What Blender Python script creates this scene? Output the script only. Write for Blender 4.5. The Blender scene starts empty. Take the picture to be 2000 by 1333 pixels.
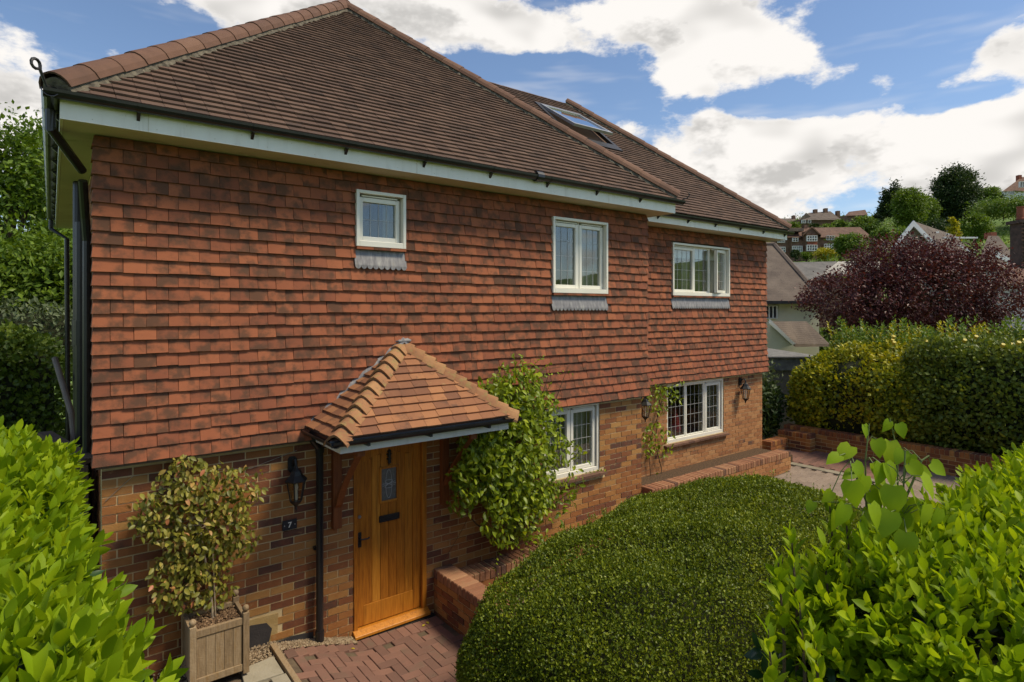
import bpy, math, random
import numpy as np
from mathutils import Matrix, Vector
random.seed(7); RNG = np.random.default_rng(7)
PI = math.pi
scene = bpy.context.scene
COL = scene.collection

# ------------------------------------------------------------------ camera
F = 1175.; CX = 1000.; HY = 605.
CAM = Vector((0, -6.03, 3.41))
AZ = math.atan2(1535, 1175)
FW = Vector((math.cos(AZ), math.sin(AZ), 0)); RT = Vector((math.sin(AZ), -math.cos(AZ), 0)); UP = Vector((0, 0, 1))
cam = bpy.data.cameras.new('camera'); camo = bpy.data.objects.new('camera', cam); COL.objects.link(camo)
cam.sensor_width = 36; cam.sensor_fit = 'HORIZONTAL'; cam.lens = 36 * F / 2000
cam.shift_y = -(666.5 - HY) / 2000; cam.clip_start = .05; cam.clip_end = 4000
camo.location = CAM; camo.rotation_euler = (PI / 2, 0, AZ - PI / 2)
scene.camera = camo
scene.cycles.max_bounces = 6; scene.cycles.diffuse_bounces = 3; scene.cycles.glossy_bounces = 3; scene.cycles.transmission_bounces = 4; scene.cycles.transparent_max_bounces = 8

# ------------------------------------------------------------------ world, sun, exposure
SUN_AZ = math.radians(-48); SUN_EL = math.radians(55)      # direction to the sun, from +X towards +Y
EXPOSURE = 0.31
scene.view_settings.view_transform = 'Standard'; scene.view_settings.look = 'None'
scene.view_settings.exposure = EXPOSURE; scene.view_settings.gamma = 1
scene.view_settings.use_curve_mapping = False
sl = bpy.data.lights.new('sun', 'SUN'); sl.energy = 3.4; sl.angle = math.radians(15); sl.color = (1, .88, .66)
so = bpy.data.objects.new('sun', sl); COL.objects.link(so)
sd = Vector((math.cos(SUN_EL) * math.cos(SUN_AZ), math.cos(SUN_EL) * math.sin(SUN_AZ), math.sin(SUN_EL)))
so.rotation_euler = sd.to_track_quat('Z', 'Y').to_euler(); so.location = (10, -20, 40)


class NT:
    """small node-tree writer"""
    def __init__(s, tree): s.t = tree; s.n = tree.nodes; s.l = tree.links
    def new(s, typ, **kw):
        n = s.n.new(typ)
        for k, v in kw.items(): setattr(n, k, v)
        return n
    def put(s, sock, v):
        if v is None: return
        if isinstance(v, bpy.types.NodeSocket): s.l.new(v, sock)
        else:
            if hasattr(sock.default_value, '__len__') and not hasattr(v, '__len__'): v = (v,) * len(sock.default_value)
            if hasattr(v, '__len__') and len(sock.default_value) == 4 and len(v) == 3: v = tuple(v) + (1,)
            sock.default_value = v
    def m(s, op, a, b=None, c=None, clamp=False):
        n = s.new('ShaderNodeMath', operation=op, use_clamp=clamp)
        s.put(n.inputs[0], a); s.put(n.inputs[1], b); s.put(n.inputs[2], c); return n.outputs[0]
    def vm(s, op, a, b=None):
        n = s.new('ShaderNodeVectorMath', operation=op); s.put(n.inputs[0], a); s.put(n.inputs[1], b)
        return n.outputs[1] if op in ('DOT_PRODUCT', 'LENGTH') else n.outputs[0]
    def noise(s, vec, scale, detail=4, rough=.55, dist=0):
        n = s.new('ShaderNodeTexNoise'); s.put(n.inputs['Vector'], vec); s.put(n.inputs['Scale'], scale)
        s.put(n.inputs['Detail'], detail); s.put(n.inputs['Roughness'], rough); s.put(n.inputs['Distortion'], dist); return n.outputs['Fac']
    def ramp(s, fac, stops):
        n = s.new('ShaderNodeValToRGB'); e = n.color_ramp.elements
        while len(e) < len(stops): e.new(.5)
        for i, (p, c) in enumerate(stops): e[i].position = p; e[i].color = tuple(c) + (1,)
        s.put(n.inputs[0], fac); return n.outputs[0]
    def sm(s, v, lo, hi):
        n = s.new('ShaderNodeMapRange', interpolation_type='SMOOTHSTEP'); s.put(n.inputs[0], v)
        n.inputs[1].default_value = lo; n.inputs[2].default_value = hi; return n.outputs[0]
    def mix(s, f, a, b, mode='MIX'):
        n = s.new('ShaderNodeMix', data_type='RGBA', blend_type=mode); s.put(n.inputs['Factor'], f)
        ca = [i for i in n.inputs if i.type == 'RGBA']; s.put(ca[0], a); s.put(ca[1], b)
        return [o for o in n.outputs if o.type == 'RGBA'][0]


def azel(px, py):
    u = (px - CX) / F; v = (HY - py) / F
    d = (FW + RT * u + UP * v).normalized()
    return math.atan2(d.y, d.x), math.asin(d.z)


world = bpy.data.worlds.new('World'); scene.world = world; world.use_nodes = True
w = NT(world.node_tree); w.n.clear()
sky = w.new('ShaderNodeTexSky', sky_type='NISHITA'); sky.sun_disc = False
sky.sun_elevation = SUN_EL; sky.sun_rotation = PI / 2 - SUN_AZ; sky.air_density = 1.0; sky.dust_density = .25; sky.ozone_density = 3.0
gen = w.new('ShaderNodeTexCoord').outputs['Generated']
dirn = w.vm('NORMALIZE', gen)
sx = w.new('ShaderNodeSeparateXYZ'); w.put(sx.inputs[0], dirn)
az = w.m('ARCTAN2', sx.outputs[1], sx.outputs[0]); el = w.m('ARCSINE', sx.outputs[2])
flat = w.vm('MULTIPLY', dirn, (1, 1, 1.9))
n1 = w.noise(flat, 4.6, 8, .6)
# cumulus banks, each where it stands in the sky: px, py, half-sizes, weight
CLOUDS = [(860, 40, 330, 75, .5), (1080, 80, 120, 45, .25), (1330, 40, 140, 75, .45), (1500, 105, 160, 55, .45), (1720, 150, 120, 45, .4), (1760, 185, 60, 25, .2),
          (1960, 85, 75, 38, .5), (1880, 165, 45, 20, .25), (1250, 255, 60, 35, .3), (1390, 240, 40, 35, .3), (1560, 290, 230, 75, .5), (1880, 245, 200, 55, .45),
          (1600, 385, 400, 75, .45), (1990, 330, 120, 60, .35), (20, 215, 75, 70, .45), (228, 104, 32, 15, .42), (450, 15, 120, 25, .35), (-250, 200, 180, 90, .4),
          (2350, 250, 260, 120, .4), (1000, -330, 420, 160, .35),
          (200, 60, 150, 45, -.35), (1130, 170, 140, 45, -.35), (1000, 145, 130, 22, -.2), (1680, 45, 190, 50, -.4), (1450, 195, 130, 28, -.25), (1830, 95, 50, 50, -.25), (330, 160, 150, 30, -.3), (1640, 205, 140, 20, -.25), (1850, 55, 90, 55, -.3), (1900, 190, 110, 22, -.3), (1200, 200, 70, 40, -.25)]
acc = 0.
cxy = w.new('ShaderNodeCombineXYZ'); w.put(cxy.inputs[0], az); w.put(cxy.inputs[1], el); ae = cxy.outputs[0]
for px, py, hx, hy_, wt in CLOUDS:
    a0, e0 = azel(px, py); a1, e1 = azel(px + hx, py); a2, e2 = azel(px, py - hy_)
    ka, ke = 1 / max(abs(a1 - a0), .01), 1 / max(abs(e2 - e0), .01)
    v = w.new('ShaderNodeVectorMath', operation='MULTIPLY_ADD'); w.put(v.inputs[0], ae); v.inputs[1].default_value = (ka, ke, 0); v.inputs[2].default_value = (-a0 * ka, -e0 * ke, 0)
    acc = w.m('MULTIPLY_ADD', w.m('POWER', .449, w.vm('DOT_PRODUCT', v.outputs[0], v.outputs[0])), wt * (.8 if wt > 0 else 1.15), acc)
nz = n1
dens = w.m('ADD', w.m('MULTIPLY', w.m('SUBTRACT', nz, .5), 2.1), w.m('ADD', acc, .33))
cmask = w.sm(dens, .41, .60)
wisp = w.m('MULTIPLY', w.sm(w.noise(w.vm('MULTIPLY', dirn, (1, 1, 6)), 4.5, 3, .62), .48, .8), .35)
cmask = w.m('MAXIMUM', cmask, wisp)
n3 = w.noise(w.vm('ADD', flat, (.9, 2.2, 4.1)), 6.0, 2, .55)
nu = w.noise(w.vm('ADD', flat, (0, 0, .10)), 4.6, 5, .6)
under = w.m('MULTIPLY', w.sm(w.m('SUBTRACT', nu, n1), -.02, .13), .9)
grey = w.m('MULTIPLY', w.m('MAXIMUM', under, w.m('MULTIPLY', w.sm(n3, .50, .70), .8)), w.sm(dens, .46, .7))
ccol = w.mix(grey, (7.0, 6.75, 6.45), (3.9, 3.8, 3.65))
bg = w.new('ShaderNodeBackground'); bg.inputs[1].default_value = .115
w.put(bg.inputs[0], w.mix(cmask, w.mix(1.0, sky.outputs[0], (1.02, 1.0, 1.0), 'MULTIPLY'), ccol))
wo = w.new('ShaderNodeOutputWorld'); w.l.new(bg.outputs[0], wo.inputs[0])


# ------------------------------------------------------------------ helpers
def at(px, py, d): return CAM + (FW + RT * ((px - CX) / F) + UP * ((HY - py) / F)) * d
def onY(px, py, y):
    q = FW + RT * ((px - CX) / F) + UP * ((HY - py) / F); return CAM + q * ((y - CAM.y) / q.y)
def proj(p):
    v = Vector(p) - CAM; d = max(v.dot(FW), .01); return CX + F * v.dot(RT) / d, HY - F * v.z / d, d
def wl(o):
    v = Vector((0, 0, 0))
    while o: v = v + o.location; o = o.parent
    return v
def tag(o, label=None, cat=None, group=None, kind=None):
    for k, v in (('label', label), ('category', cat), ('group', group), ('kind', kind)):
        if v: o[k] = v
    return o
def empty(name, loc, label, cat, group=None):
    o = bpy.data.objects.new(name, None); COL.objects.link(o); o.location = loc; o.empty_display_size = .1
    return tag(o, label, cat, group)
def link(o, parent=None):
    COL.objects.link(o)
    if parent: o.parent = parent
    return o


class MB:
    def __init__(s): s.v = []; s.f = []
    def add(s, vs, fs):
        b = len(s.v); s.v += [tuple(v) for v in vs]; s.f += [tuple(b + i for i in f) for f in fs]; return s
    def box(s, x0, x1, y0, y1, z0, z1):
        return s.add([(x, y, z) for z in (z0, z1) for y in (y0, y1) for x in (x0, x1)], BOXF)
    def hexa(s, p): return s.add(p, BOXF)     # 8 points in box order
    def prism(s, poly, ext):                  # polygon of 3-D points, extruded by a vector
        n = len(poly); e = Vector(ext); poly = [Vector(p) for p in poly]
        return s.add(poly + [p + e for p in poly], [tuple(range(n))[::-1], tuple(range(n, 2 * n))] + [(i, (i + 1) % n, n + (i + 1) % n, n + i) for i in range(n)])
    def tube(s, pts, r, n=8, cap=True):
        pts = [Vector(p) for p in pts]; rs = r if hasattr(r, '__len__') else [r] * len(pts); vs = []; up = None
        for i, p in enumerate(pts):
            t = (pts[min(i + 1, len(pts) - 1)] - pts[max(i - 1, 0)]).normalized()
            if up is None: up = t.orthogonal().normalized()
            up = (up - t * up.dot(t)); up = up.normalized() if up.length > 1e-5 else t.orthogonal().normalized()
            sd_ = t.cross(up)
            vs += [p + (up * math.cos(2 * PI * k / n) + sd_ * math.sin(2 * PI * k / n)) * rs[i] for k in range(n)]
        fs = [(i * n + k, i * n + (k + 1) % n, (i + 1) * n + (k + 1) % n, (i + 1) * n + k) for i in range(len(pts) - 1) for k in range(n)]
        if cap: fs += [tuple(range(n))[::-1], tuple((len(pts) - 1) * n + k for k in range(n))]
        return s.add(vs, fs)
    def lathe(s, c, prof, n=12):              # profile of (r, z) about a vertical axis
        vs = [(c[0] + r * math.cos(2 * PI * k / n), c[1] + r * math.sin(2 * PI * k / n), c[2] + z) for r, z in prof for k in range(n)]
        fs = [(i * n + k, i * n + (k + 1) % n, (i + 1) * n + (k + 1) % n, (i + 1) * n + k) for i in range(len(prof) - 1) for k in range(n)]
        return s.add(vs, fs + [tuple(range(n))[::-1], tuple((len(prof) - 1) * n + k for k in range(n))])
    def build(s, name, mat, parent=None, smooth=False, bevel=0):
        o = wl(parent) if parent else Vector((0, 0, 0))
        me = bpy.data.meshes.new(name); me.from_pydata([(v[0] - o.x, v[1] - o.y, v[2] - o.z) for v in s.v], [], s.f); me.update()
        me.materials.append(mat)
        if smooth: me.shade_smooth()
        ob = link(bpy.data.objects.new(name, me), parent)
        if bevel:
            b = ob.modifiers.new('bevel', 'BEVEL'); b.width = bevel; b.segments = 2; b.limit_method = 'ANGLE'
        return ob
BOXF = [(0, 2, 3, 1), (4, 5, 7, 6), (0, 1, 5, 4), (2, 6, 7, 3), (0, 4, 6, 2), (1, 3, 7, 5)]

def fast_mesh(name, V, FL, mat, parent=None):
    """V (n,3) array in world space; FL list of (k, faces array (m,k))"""
    o = wl(parent) if parent else Vector((0, 0, 0))
    me = bpy.data.meshes.new(name); V = np.asarray(V, np.float32) - np.array(o, np.float32)
    me.vertices.add(len(V)); me.vertices.foreach_set('co', V.ravel())
    idx = np.concatenate([f.ravel() for k, f in FL]).astype(np.int32); tot = np.concatenate([np.full(len(f), k) for k, f in FL]).astype(np.int32)
    st = np.concatenate([[0], np.cumsum(tot)[:-1]]).astype(np.int32)
    me.loops.add(len(idx)); me.loops.foreach_set('vertex_index', idx)
    me.polygons.add(len(tot)); me.polygons.foreach_set('loop_start', st)
    try: me.polygons.foreach_set('loop_total', tot)
    except Exception: pass
    me.update(calc_edges=True); me.validate(); me.shade_flat(); me.materials.append(mat)
    return link(bpy.data.objects.new(name, me), parent)

TPL = {}      # piece templates: key -> (verts, faces)
TPM = {}
def tpl(key, fn):
    if key not in TPL:
        m = MB(); fn(m); TPL[key] = (np.array(m.v, float), m.f)
    return key
def emit(pieces, single, name, massname, parent, mat, masslabel=None):
    """pieces: (key, 4x4 matrix, rank); the `single` first by rank become objects of their own, the rest one mass"""
    pieces = sorted(pieces, key=lambda p: p[2]); o = wl(parent); inv = Matrix.Translation(-o)
    for key, M, r in pieces[:single]:
        k2 = (key, mat.name)
        if k2 not in TPM:
            me = bpy.data.meshes.new(name); me.from_pydata(TPL[key][0].tolist(), [], TPL[key][1]); me.materials.append(mat); TPM[k2] = me
            if name == 'leaf': me.shade_smooth()
        ob = link(bpy.data.objects.new(name, TPM[k2]), parent); ob.matrix_local = inv @ M
    rest = pieces[single:]
    if rest:
        Vs = []; fl = {}; b = 0
        for key, M, r in rest:
            v, f = TPL[key]; a = np.array(M); Vs.append(v @ a[:3, :3].T + a[:3, 3])
            for q in f: fl.setdefault(len(q), []).append([i + b for i in q])
            b += len(v)
        ob = fast_mesh(massname, np.concatenate(Vs), [(k, np.array(q)) for k, q in fl.items()], mat, parent); ob['kind'] = 'stuff'
        if masslabel: ob['label'] = masslabel
def MAT4(loc, xa, ya, za):
    return Matrix(((xa[0], ya[0], za[0], loc[0]), (xa[1], ya[1], za[1], loc[1]), (xa[2], ya[2], za[2], loc[2]), (0, 0, 0, 1)))


# ------------------------------------------------------------------ materials
def nodemat(name):
    m = bpy.data.materials.new(name); m.use_nodes = True; t = NT(m.node_tree); t.n.clear(); return m, t
def finish(t, shader): o = t.new('ShaderNodeOutputMaterial'); t.l.new(shader, o.inputs[0])
def pm(name, stops, rough=.8, piece=0., ns=6., patch=None, bump=(60, .3), spec=.3, metal=0, patch2=None, stretch=None, detail=5):
    """procedural material: a ramp over per-piece chance + noise, patches of a second colour, fine relief"""
    m, t = nodemat(name); geo = t.new('ShaderNodeNewGeometry'); oi = t.new('ShaderNodeObjectInfo')
    rnd = t.m('FRACT', t.m('ADD', oi.outputs['Random'], geo.outputs['Random Per Island'])) if piece or patch else 0.
    pos = geo.outputs['Position']
    if stretch: pos = t.vm('MULTIPLY', pos, stretch)
    p2 = t.vm('ADD', pos, t.vm('MULTIPLY', (37., 91., 53.), rnd)) if piece else pos
    nz = t.noise(p2, ns, detail)
    val = t.m('ADD', t.m('MULTIPLY', rnd, piece), t.m('MULTIPLY', nz, 1 - piece)) if piece else nz
    c = t.ramp(val, stops)
    for i, pt in enumerate((patch, patch2)):
        if pt:
            col, sc, lo, hi, am = pt
            f = t.m('MULTIPLY', t.sm(t.noise(t.vm('ADD', p2, (5.1 + 9 * i, 2.2, 8.3)), sc, 6, .6), lo, hi), am); c = t.mix(f, c, col)
    b = t.new('ShaderNodeBsdfPrincipled'); t.put(b.inputs['Base Color'], c); b.inputs['Roughness'].default_value = rough
    b.inputs['Specular IOR Level'].default_value = spec; b.inputs['Metallic'].default_value = metal
    if bump:
        bn = t.new('ShaderNodeBump'); bn.inputs['Strength'].default_value = bump[1]; bn.inputs['Distance'].default_value = .01
        t.put(bn.inputs['Height'], t.noise(geo.outputs['Position'], bump[0], 4, .6)); t.l.new(bn.outputs[0], b.inputs['Normal'])
    finish(t, b.outputs[0]); return m
def leafm(name, stops, trans=.35, rough=.4, piece=.7, ns=1.5, spec=.35):
    m, t = nodemat(name); geo = t.new('ShaderNodeNewGeometry'); oi = t.new('ShaderNodeObjectInfo')
    rnd = t.m('FRACT', t.m('ADD', oi.outputs['Random'], geo.outputs['Random Per Island']))
    val = t.m('ADD', t.m('MULTIPLY', rnd, piece), t.m('MULTIPLY', t.noise(geo.outputs['Position'], ns, 4), 1 - piece))
    c = t.ramp(val, stops); b = t.new('ShaderNodeBsdfPrincipled'); t.put(b.inputs['Base Color'], c)
    b.inputs['Roughness'].default_value = rough; b.inputs['Specular IOR Level'].default_value = spec
    tr = t.new('ShaderNodeBsdfTranslucent'); t.put(tr.inputs[0], t.mix(1., c, (1.25, 1.15, .6), 'MULTIPLY'))
    mx = t.new('ShaderNodeMixShader'); mx.inputs[0].default_value = trans; t.l.new(b.outputs[0], mx.inputs[1]); t.l.new(tr.outputs[0], mx.inputs[2])
    finish(t, mx.outputs[0]); return m
def glassm(name, base=.1, tint=(.8, .84, .84)):
    m, t = nodemat(name); lw = t.new('ShaderNodeLayerWeight'); lw.inputs[0].default_value = .5
    f = t.m('ADD', base, t.m('MULTIPLY', t.m('POWER', lw.outputs['Facing'], 3.), .8), clamp=True)
    tp = t.new('ShaderNodeBsdfTransparent'); t.put(tp.inputs[0], tint)
    gl = t.new('ShaderNodeBsdfGlossy'); gl.inputs['Roughness'].default_value = .015; t.put(gl.inputs[0], (.95, .97, .97))
    geo = t.new('ShaderNodeNewGeometry'); bn = t.new('ShaderNodeBump'); bn.inputs['Strength'].default_value = .03; bn.inputs['Distance'].default_value = .02
    t.put(bn.inputs['Height'], t.noise(geo.outputs['Position'], 2.2, 2)); t.l.new(bn.outputs[0], gl.inputs['Normal'])
    mx = t.new('ShaderNodeMixShader'); t.put(mx.inputs[0], f); t.l.new(tp.outputs[0], mx.inputs[1]); t.l.new(gl.outputs[0], mx.inputs[2])
    finish(t, mx.outputs[0]); return m

BRICK = pm('brick_clay', [(0, (.075, .042, .032)), (.14, (.11, .052, .034)), (.22, (.18, .066, .034)), (.4, (.24, .09, .034)), (.56, (.31, .124, .040)), (.7, (.36, .158, .048)), (.85, (.40, .205, .066)), (1, (.44, .27, .10))], .88, .72, 14,
           patch=((.42, .27, .12), 16, .58, .75, .4), bump=(90, .5))
BRICKW = pm('brick_clay_pale', [(0, (.08, .055, .045)), (.12, (.13, .07, .05)), (.2, (.32, .135, .055)), (.6, (.41, .19, .078)), (1, (.46, .25, .11))], .88, .72, 14, patch=((.48, .32, .16), 16, .58, .75, .4), bump=(90, .5))
MORTAR = pm('mortar_sand', [(.3, (.56, .41, .20)), (.7, (.68, .54, .31))], .95, 0, 5, bump=(150, .5))
TILE = pm('hung_tile_clay', [(0, (.16, .058, .031)), (.25, (.225, .072, .036)), (.55, (.30, .095, .043)), (.85, (.35, .116, .051)), (1, (.32, .105, .036))], .82, .55, 5,
          patch=((.068, .041, .025), 5.5, .42, .63, .78), patch2=((.50, .30, .17), 30, .69, .76, .4), bump=(160, .35))
RTILE = pm('roof_tile_brown', [(0, (.065, .040, .030)), (.45, (.105, .062, .044)), (.8, (.14, .085, .06)), (1, (.21, .13, .09))], .85, .55, 5, patch=((.045, .032, .026), 2, .5, .68, .6), patch2=((.22, .18, .12), 22, .66, .76, .5), bump=(140, .4))
HIPT = pm('hip_tile_clay', [(.2, (.10, .053, .036)), (.5, (.145, .074, .048)), (.8, (.185, .10, .064))], .8, .45, 8, patch=((.10, .055, .035), 6, .55, .75, .5), bump=(150, .3))
PTILE = pm('porch_tile_clay', [(0, (.13, .06, .038)), (.4, (.25, .108, .055)), (.75, (.35, .155, .07)), (1, (.42, .20, .09))], .85, .65, 7, patch=((.36, .25, .11), 12, .6, .76, .4), patch2=((.07, .045, .035), 5, .54, .7, .65), bump=(140, .45))
BONNET = pm('bonnet_tile_clay', [(.2, (.24, .11, .055)), (.5, (.33, .16, .075)), (.8, (.40, .22, .10))], .88, .4, 9, patch=((.27, .23, .08), 13, .5, .68, .6), patch2=((.12, .09, .06), 20, .56, .7, .5), bump=(120, .6))
BED = pm('mortar_bed_grey', [(.3, (.07, .06, .05)), (.7, (.19, .165, .12))], .95, 0, 22, bump=(60, 1.0))
WHITE = pm('white_plastic', [(.3, (.76, .72, .63)), (.7, (.82, .79, .71))], .35, 0, 3, patch=((.34, .31, .22), 3, .54, .8, .45), bump=None, spec=.5, stretch=(3, 3, .4))
WFRAME = pm('window_white', [(.3, (.74, .71, .61)), (.7, (.80, .77, .68))], .32, 0, 3, bump=None, spec=.5)
SOFFIT = pm('soffit_cream', [(.3, (.54, .48, .37)), (.7, (.64, .58, .46))], .6, 0, 2, patch=((.26, .22, .13), 5, .56, .8, .5), bump=None)
BLACK = pm('black_plastic', [(.3, (.012, .012, .014)), (.7, (.022, .021, .022))], .3, 0, 8, bump=(40, .05), spec=.5)
IRON = pm('black_iron', [(.3, (.010, .010, .010)), (.7, (.022, .020, .018))], .5, 0, 20, bump=(120, .2), spec=.5)
LEAD = pm('lead_sheet', [(.3, (.15, .145, .15)), (.5, (.22, .21, .215)), (.7, (.33, .32, .30))], .55, 0, 9, patch=((.33, .28, .2), 5, .58, .75, .4), bump=(16, .25), metal=.15, stretch=(3, 3, .6))
CAME = pm('lead_came', [(.3, (.36, .36, .35)), (.7, (.5, .5, .48))], .5, 0, 9, bump=None, metal=.2)
OAK = pm('oak_door', [(.25, (.30, .095, .010)), (.42, (.45, .158, .016)), (.58, (.55, .21, .022)), (.75, (.64, .275, .035))], .42, .3, 5, patch=((.20, .07, .010), 1.6, .48, .72, .6), bump=(80, .08), stretch=(16, 16, 1.1), spec=.4)
BRACKET = pm('bracket_oak', [(.3, (.16, .045, .014)), (.7, (.26, .085, .025))], .55, 0, 5, bump=(80, .15), stretch=(12, 12, 1.2))
PLANTER = pm('weathered_wood', [(.25, (.20, .135, .075)), (.5, (.31, .22, .13)), (.75, (.40, .30, .19))], .85, .3, 6, patch=((.27, .16, .06), 3, .52, .7, .6), bump=(60, .4), stretch=(12, 12, 1.5))
FENCE = pm('fence_wood', [(.3, (.06, .042, .028)), (.7, (.13, .09, .055))], .85, .4, 5, bump=(60, .4), stretch=(12, 12, 1.5))
SOIL = pm('bark_soil', [(.3, (.03, .02, .012)), (.5, (.08, .05, .03)), (.7, (.20, .12, .06))], .95, 0, 40, bump=(70, 1.))
PAVE = pm('paver_red', [(0, (.13, .075, .058)), (.5, (.20, .105, .078)), (1, (.27, .14, .10))], .85, .6, 9, patch=((.15, .115, .08), 4, .52, .72, .6), bump=(120, .4))
PAVEG = pm('paver_buff', [(0, (.19, .145, .115)), (.5, (.26, .20, .155)), (1, (.32, .245, .19))], .85, .6, 9, patch=((.17, .13, .09), 2, .5, .72, .5), bump=(120, .4))
JOINT = pm('sand_joint', [(.3, (.09, .065, .045)), (.7, (.15, .11, .07))], .95, 0, 12, bump=(120, .4))
STONE = pm('slab_stone', [(.25, (.19, .17, .125)), (.5, (.27, .235, .17)), (.75, (.35, .31, .235))], .9, .4, 7, patch=((.14, .13, .06), 5, .55, .75, .5), bump=(50, .5))
GRAVEL = pm('gravel_stone', [(0, (.15, .10, .06)), (.5, (.28, .2, .12)), (1, (.45, .36, .25))], .8, .8, 9, bump=None)
PLASTER_DARK = pm('bitumen_band', [(.3, (.035, .032, .035)), (.7, (.06, .053, .052))], .75, 0, 8, bump=(60, .4))
SKIM = pm('sand_render', [(.3, (.38, .25, .09)), (.7, (.46, .33, .15))], .95, 0, 8, bump=(70, .5))
ROOM = pm('room_plaster', [(.3, (.36, .33, .28)), (.7, (.42, .38, .32))], .9, 0, 1, bump=None)
CURTAIN = pm('curtain_cloth', [(.3, (.42, .37, .28)), (.7, (.55, .49, .38))], .95, 0, 6, bump=(40, .2), stretch=(9, 9, .5))
BLIND = pm('blind_cloth', [(.3, (.62, .58, .46)), (.7, (.7, .66, .55))], .9, 0, 4, bump=None)
REDM = pm('red_enamel', [(.3, (.45, .03, .025)), (.7, (.55, .05, .04))], .35, 0, 3, bump=None)
GLASS = glassm('window_glass', .085); LGLASS = glassm('lantern_glass', .12, (.9, .85, .75)); RGLASS = glassm('skylight_glass', .6)
STEEL = pm('grey_metal', [(.3, (.38, .38, .38)), (.7, (.5, .5, .5))], .35, 0, 5, bump=None, metal=.7)
DKMETAL = pm('dark_flashing', [(.3, (.03, .03, .034)), (.7, (.05, .05, .055))], .45, 0, 5, bump=None, metal=.3)
TWIG = pm('twig_bark', [(.3, (.055, .038, .022)), (.7, (.11, .078, .045))], .9, 0, 14, bump=(60, .6))
PALEBARK = pm('pale_bark', [(.3, (.26, .2, .13)), (.7, (.40, .32, .23))], .9, 0, 20, bump=(60, .4))
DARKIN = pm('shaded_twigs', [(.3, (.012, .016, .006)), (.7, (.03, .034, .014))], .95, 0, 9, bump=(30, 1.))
GROUND = pm('grass_soil', [(.3, (.04, .06, .015)), (.5, (.075, .11, .025)), (.7, (.12, .15, .04))], .95, 0, 1.2, patch=((.11, .09, .05), .5, .55, .7, .6), bump=(8, .6))
HILL = pm('meadow_grass', [(.3, (.06, .11, .016)), (.5, (.11, .18, .028)), (.7, (.2, .27, .05))], .95, 0, .12, patch=((.03, .05, .012), .25, .5, .65, .7), bump=(2, .8))

L_LAUREL = leafm('laurel_leaf', [(0, (.07, .14, .006)), (.3, (.18, .29, .007)), (.62, (.285, .40, .009)), (1, (.43, .52, .015))], .45, .48, .62, 2.0, .18)
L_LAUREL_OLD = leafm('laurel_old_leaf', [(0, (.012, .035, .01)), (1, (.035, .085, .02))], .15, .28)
L_BOX = leafm('box_leaf', [(0, (.04, .07, .008)), (.4, (.115, .165, .012)), (.72, (.25, .30, .018)), (.92, (.42, .43, .04)), (1, (.26, .13, .05))], .3, .45, .55, 1.6)
L_GOLD = leafm('golden_leaf', [(0, (.16, .19, .012)), (.4, (.34, .33, .014)), (.8, (.52, .45, .016)), (1, (.65, .52, .03))], .3, .45, .6, 1.6)
L_GOLDH = leafm('golden_hedge_leaf', [(.2, (.09, .13, .012)), (.45, (.20, .24, .014)), (.6, (.36, .35, .015)), (.8, (.56, .47, .02))], .3, .45, .4, .9)
L_MIXED = leafm('hedge_leaf', [(0, (.06, .095, .014)), (.5, (.14, .19, .022)), (.9, (.24, .28, .035)), (1, (.38, .35, .05))], .28, .45, .65, 1.6)
L_PLUM = leafm('plum_leaf', [(0, (.032, .010, .012)), (.5, (.08, .02, .022)), (.85, (.15, .036, .035)), (1, (.28, .08, .065))], .25, .45, .6, .9)
L_VINE = leafm('vine_leaf', [(0, (.065, .10, .008)), (.5, (.20, .28, .012)), (.85, (.37, .44, .02)), (1, (.52, .48, .05))], .38, .4, .65, 2.5)
L_SHRUB = leafm('planter_leaf', [(0, (.075, .09, .012)), (.4, (.19, .19, .024)), (.78, (.31, .285, .045)), (.9, (.44, .33, .08)), (.94, (.52, .19, .09)), (1, (.6, .22, .13))], .3, .45, .9, 6)
L_HEART = leafm('heart_leaf', [(0, (.18, .30, .008)), (.6, (.27, .39, .012)), (1, (.36, .46, .02))], .4, .5, .6, 6, .2)
L_TREE = leafm('tree_leaf', [(0, (.04, .08, .008)), (.5, (.115, .19, .014)), (1, (.22, .31, .025))], .32, .5, .5, .5)
L_TREED = leafm('dark_tree_leaf', [(0, (.015, .032, .008)), (.5, (.035, .065, .014)), (1, (.075, .115, .025))], .25, .5, .5, .4)
L_LIGHT = leafm('light_tree_leaf', [(0, (.06, .11, .014)), (.5, (.12, .2, .025)), (1, (.21, .28, .045))], .32, .5, .5, .4)
L_SCRUB = leafm('scrub_leaf', [(0, (.04, .08, .01)), (.5, (.12, .19, .022)), (1, (.26, .32, .05))], .3, .5, .35, .12)
L_BEECH = leafm('beech_leaf', [(0, (.03, .06, .008)), (.55, (.08, .13, .014)), (.85, (.18, .24, .03)), (1, (.28, .33, .05))], .3, .45, .65, 1.2)
L_GREYG = leafm('grey_leaf', [(0, (.06, .085, .035)), (1, (.15, .19, .09))], .25, .5, .6, 1)
L_YELLOW = leafm('yellow_leaf', [(0, (.5, .4, .03)), (1, (.62, .5, .05))], .2, .5)

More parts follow.
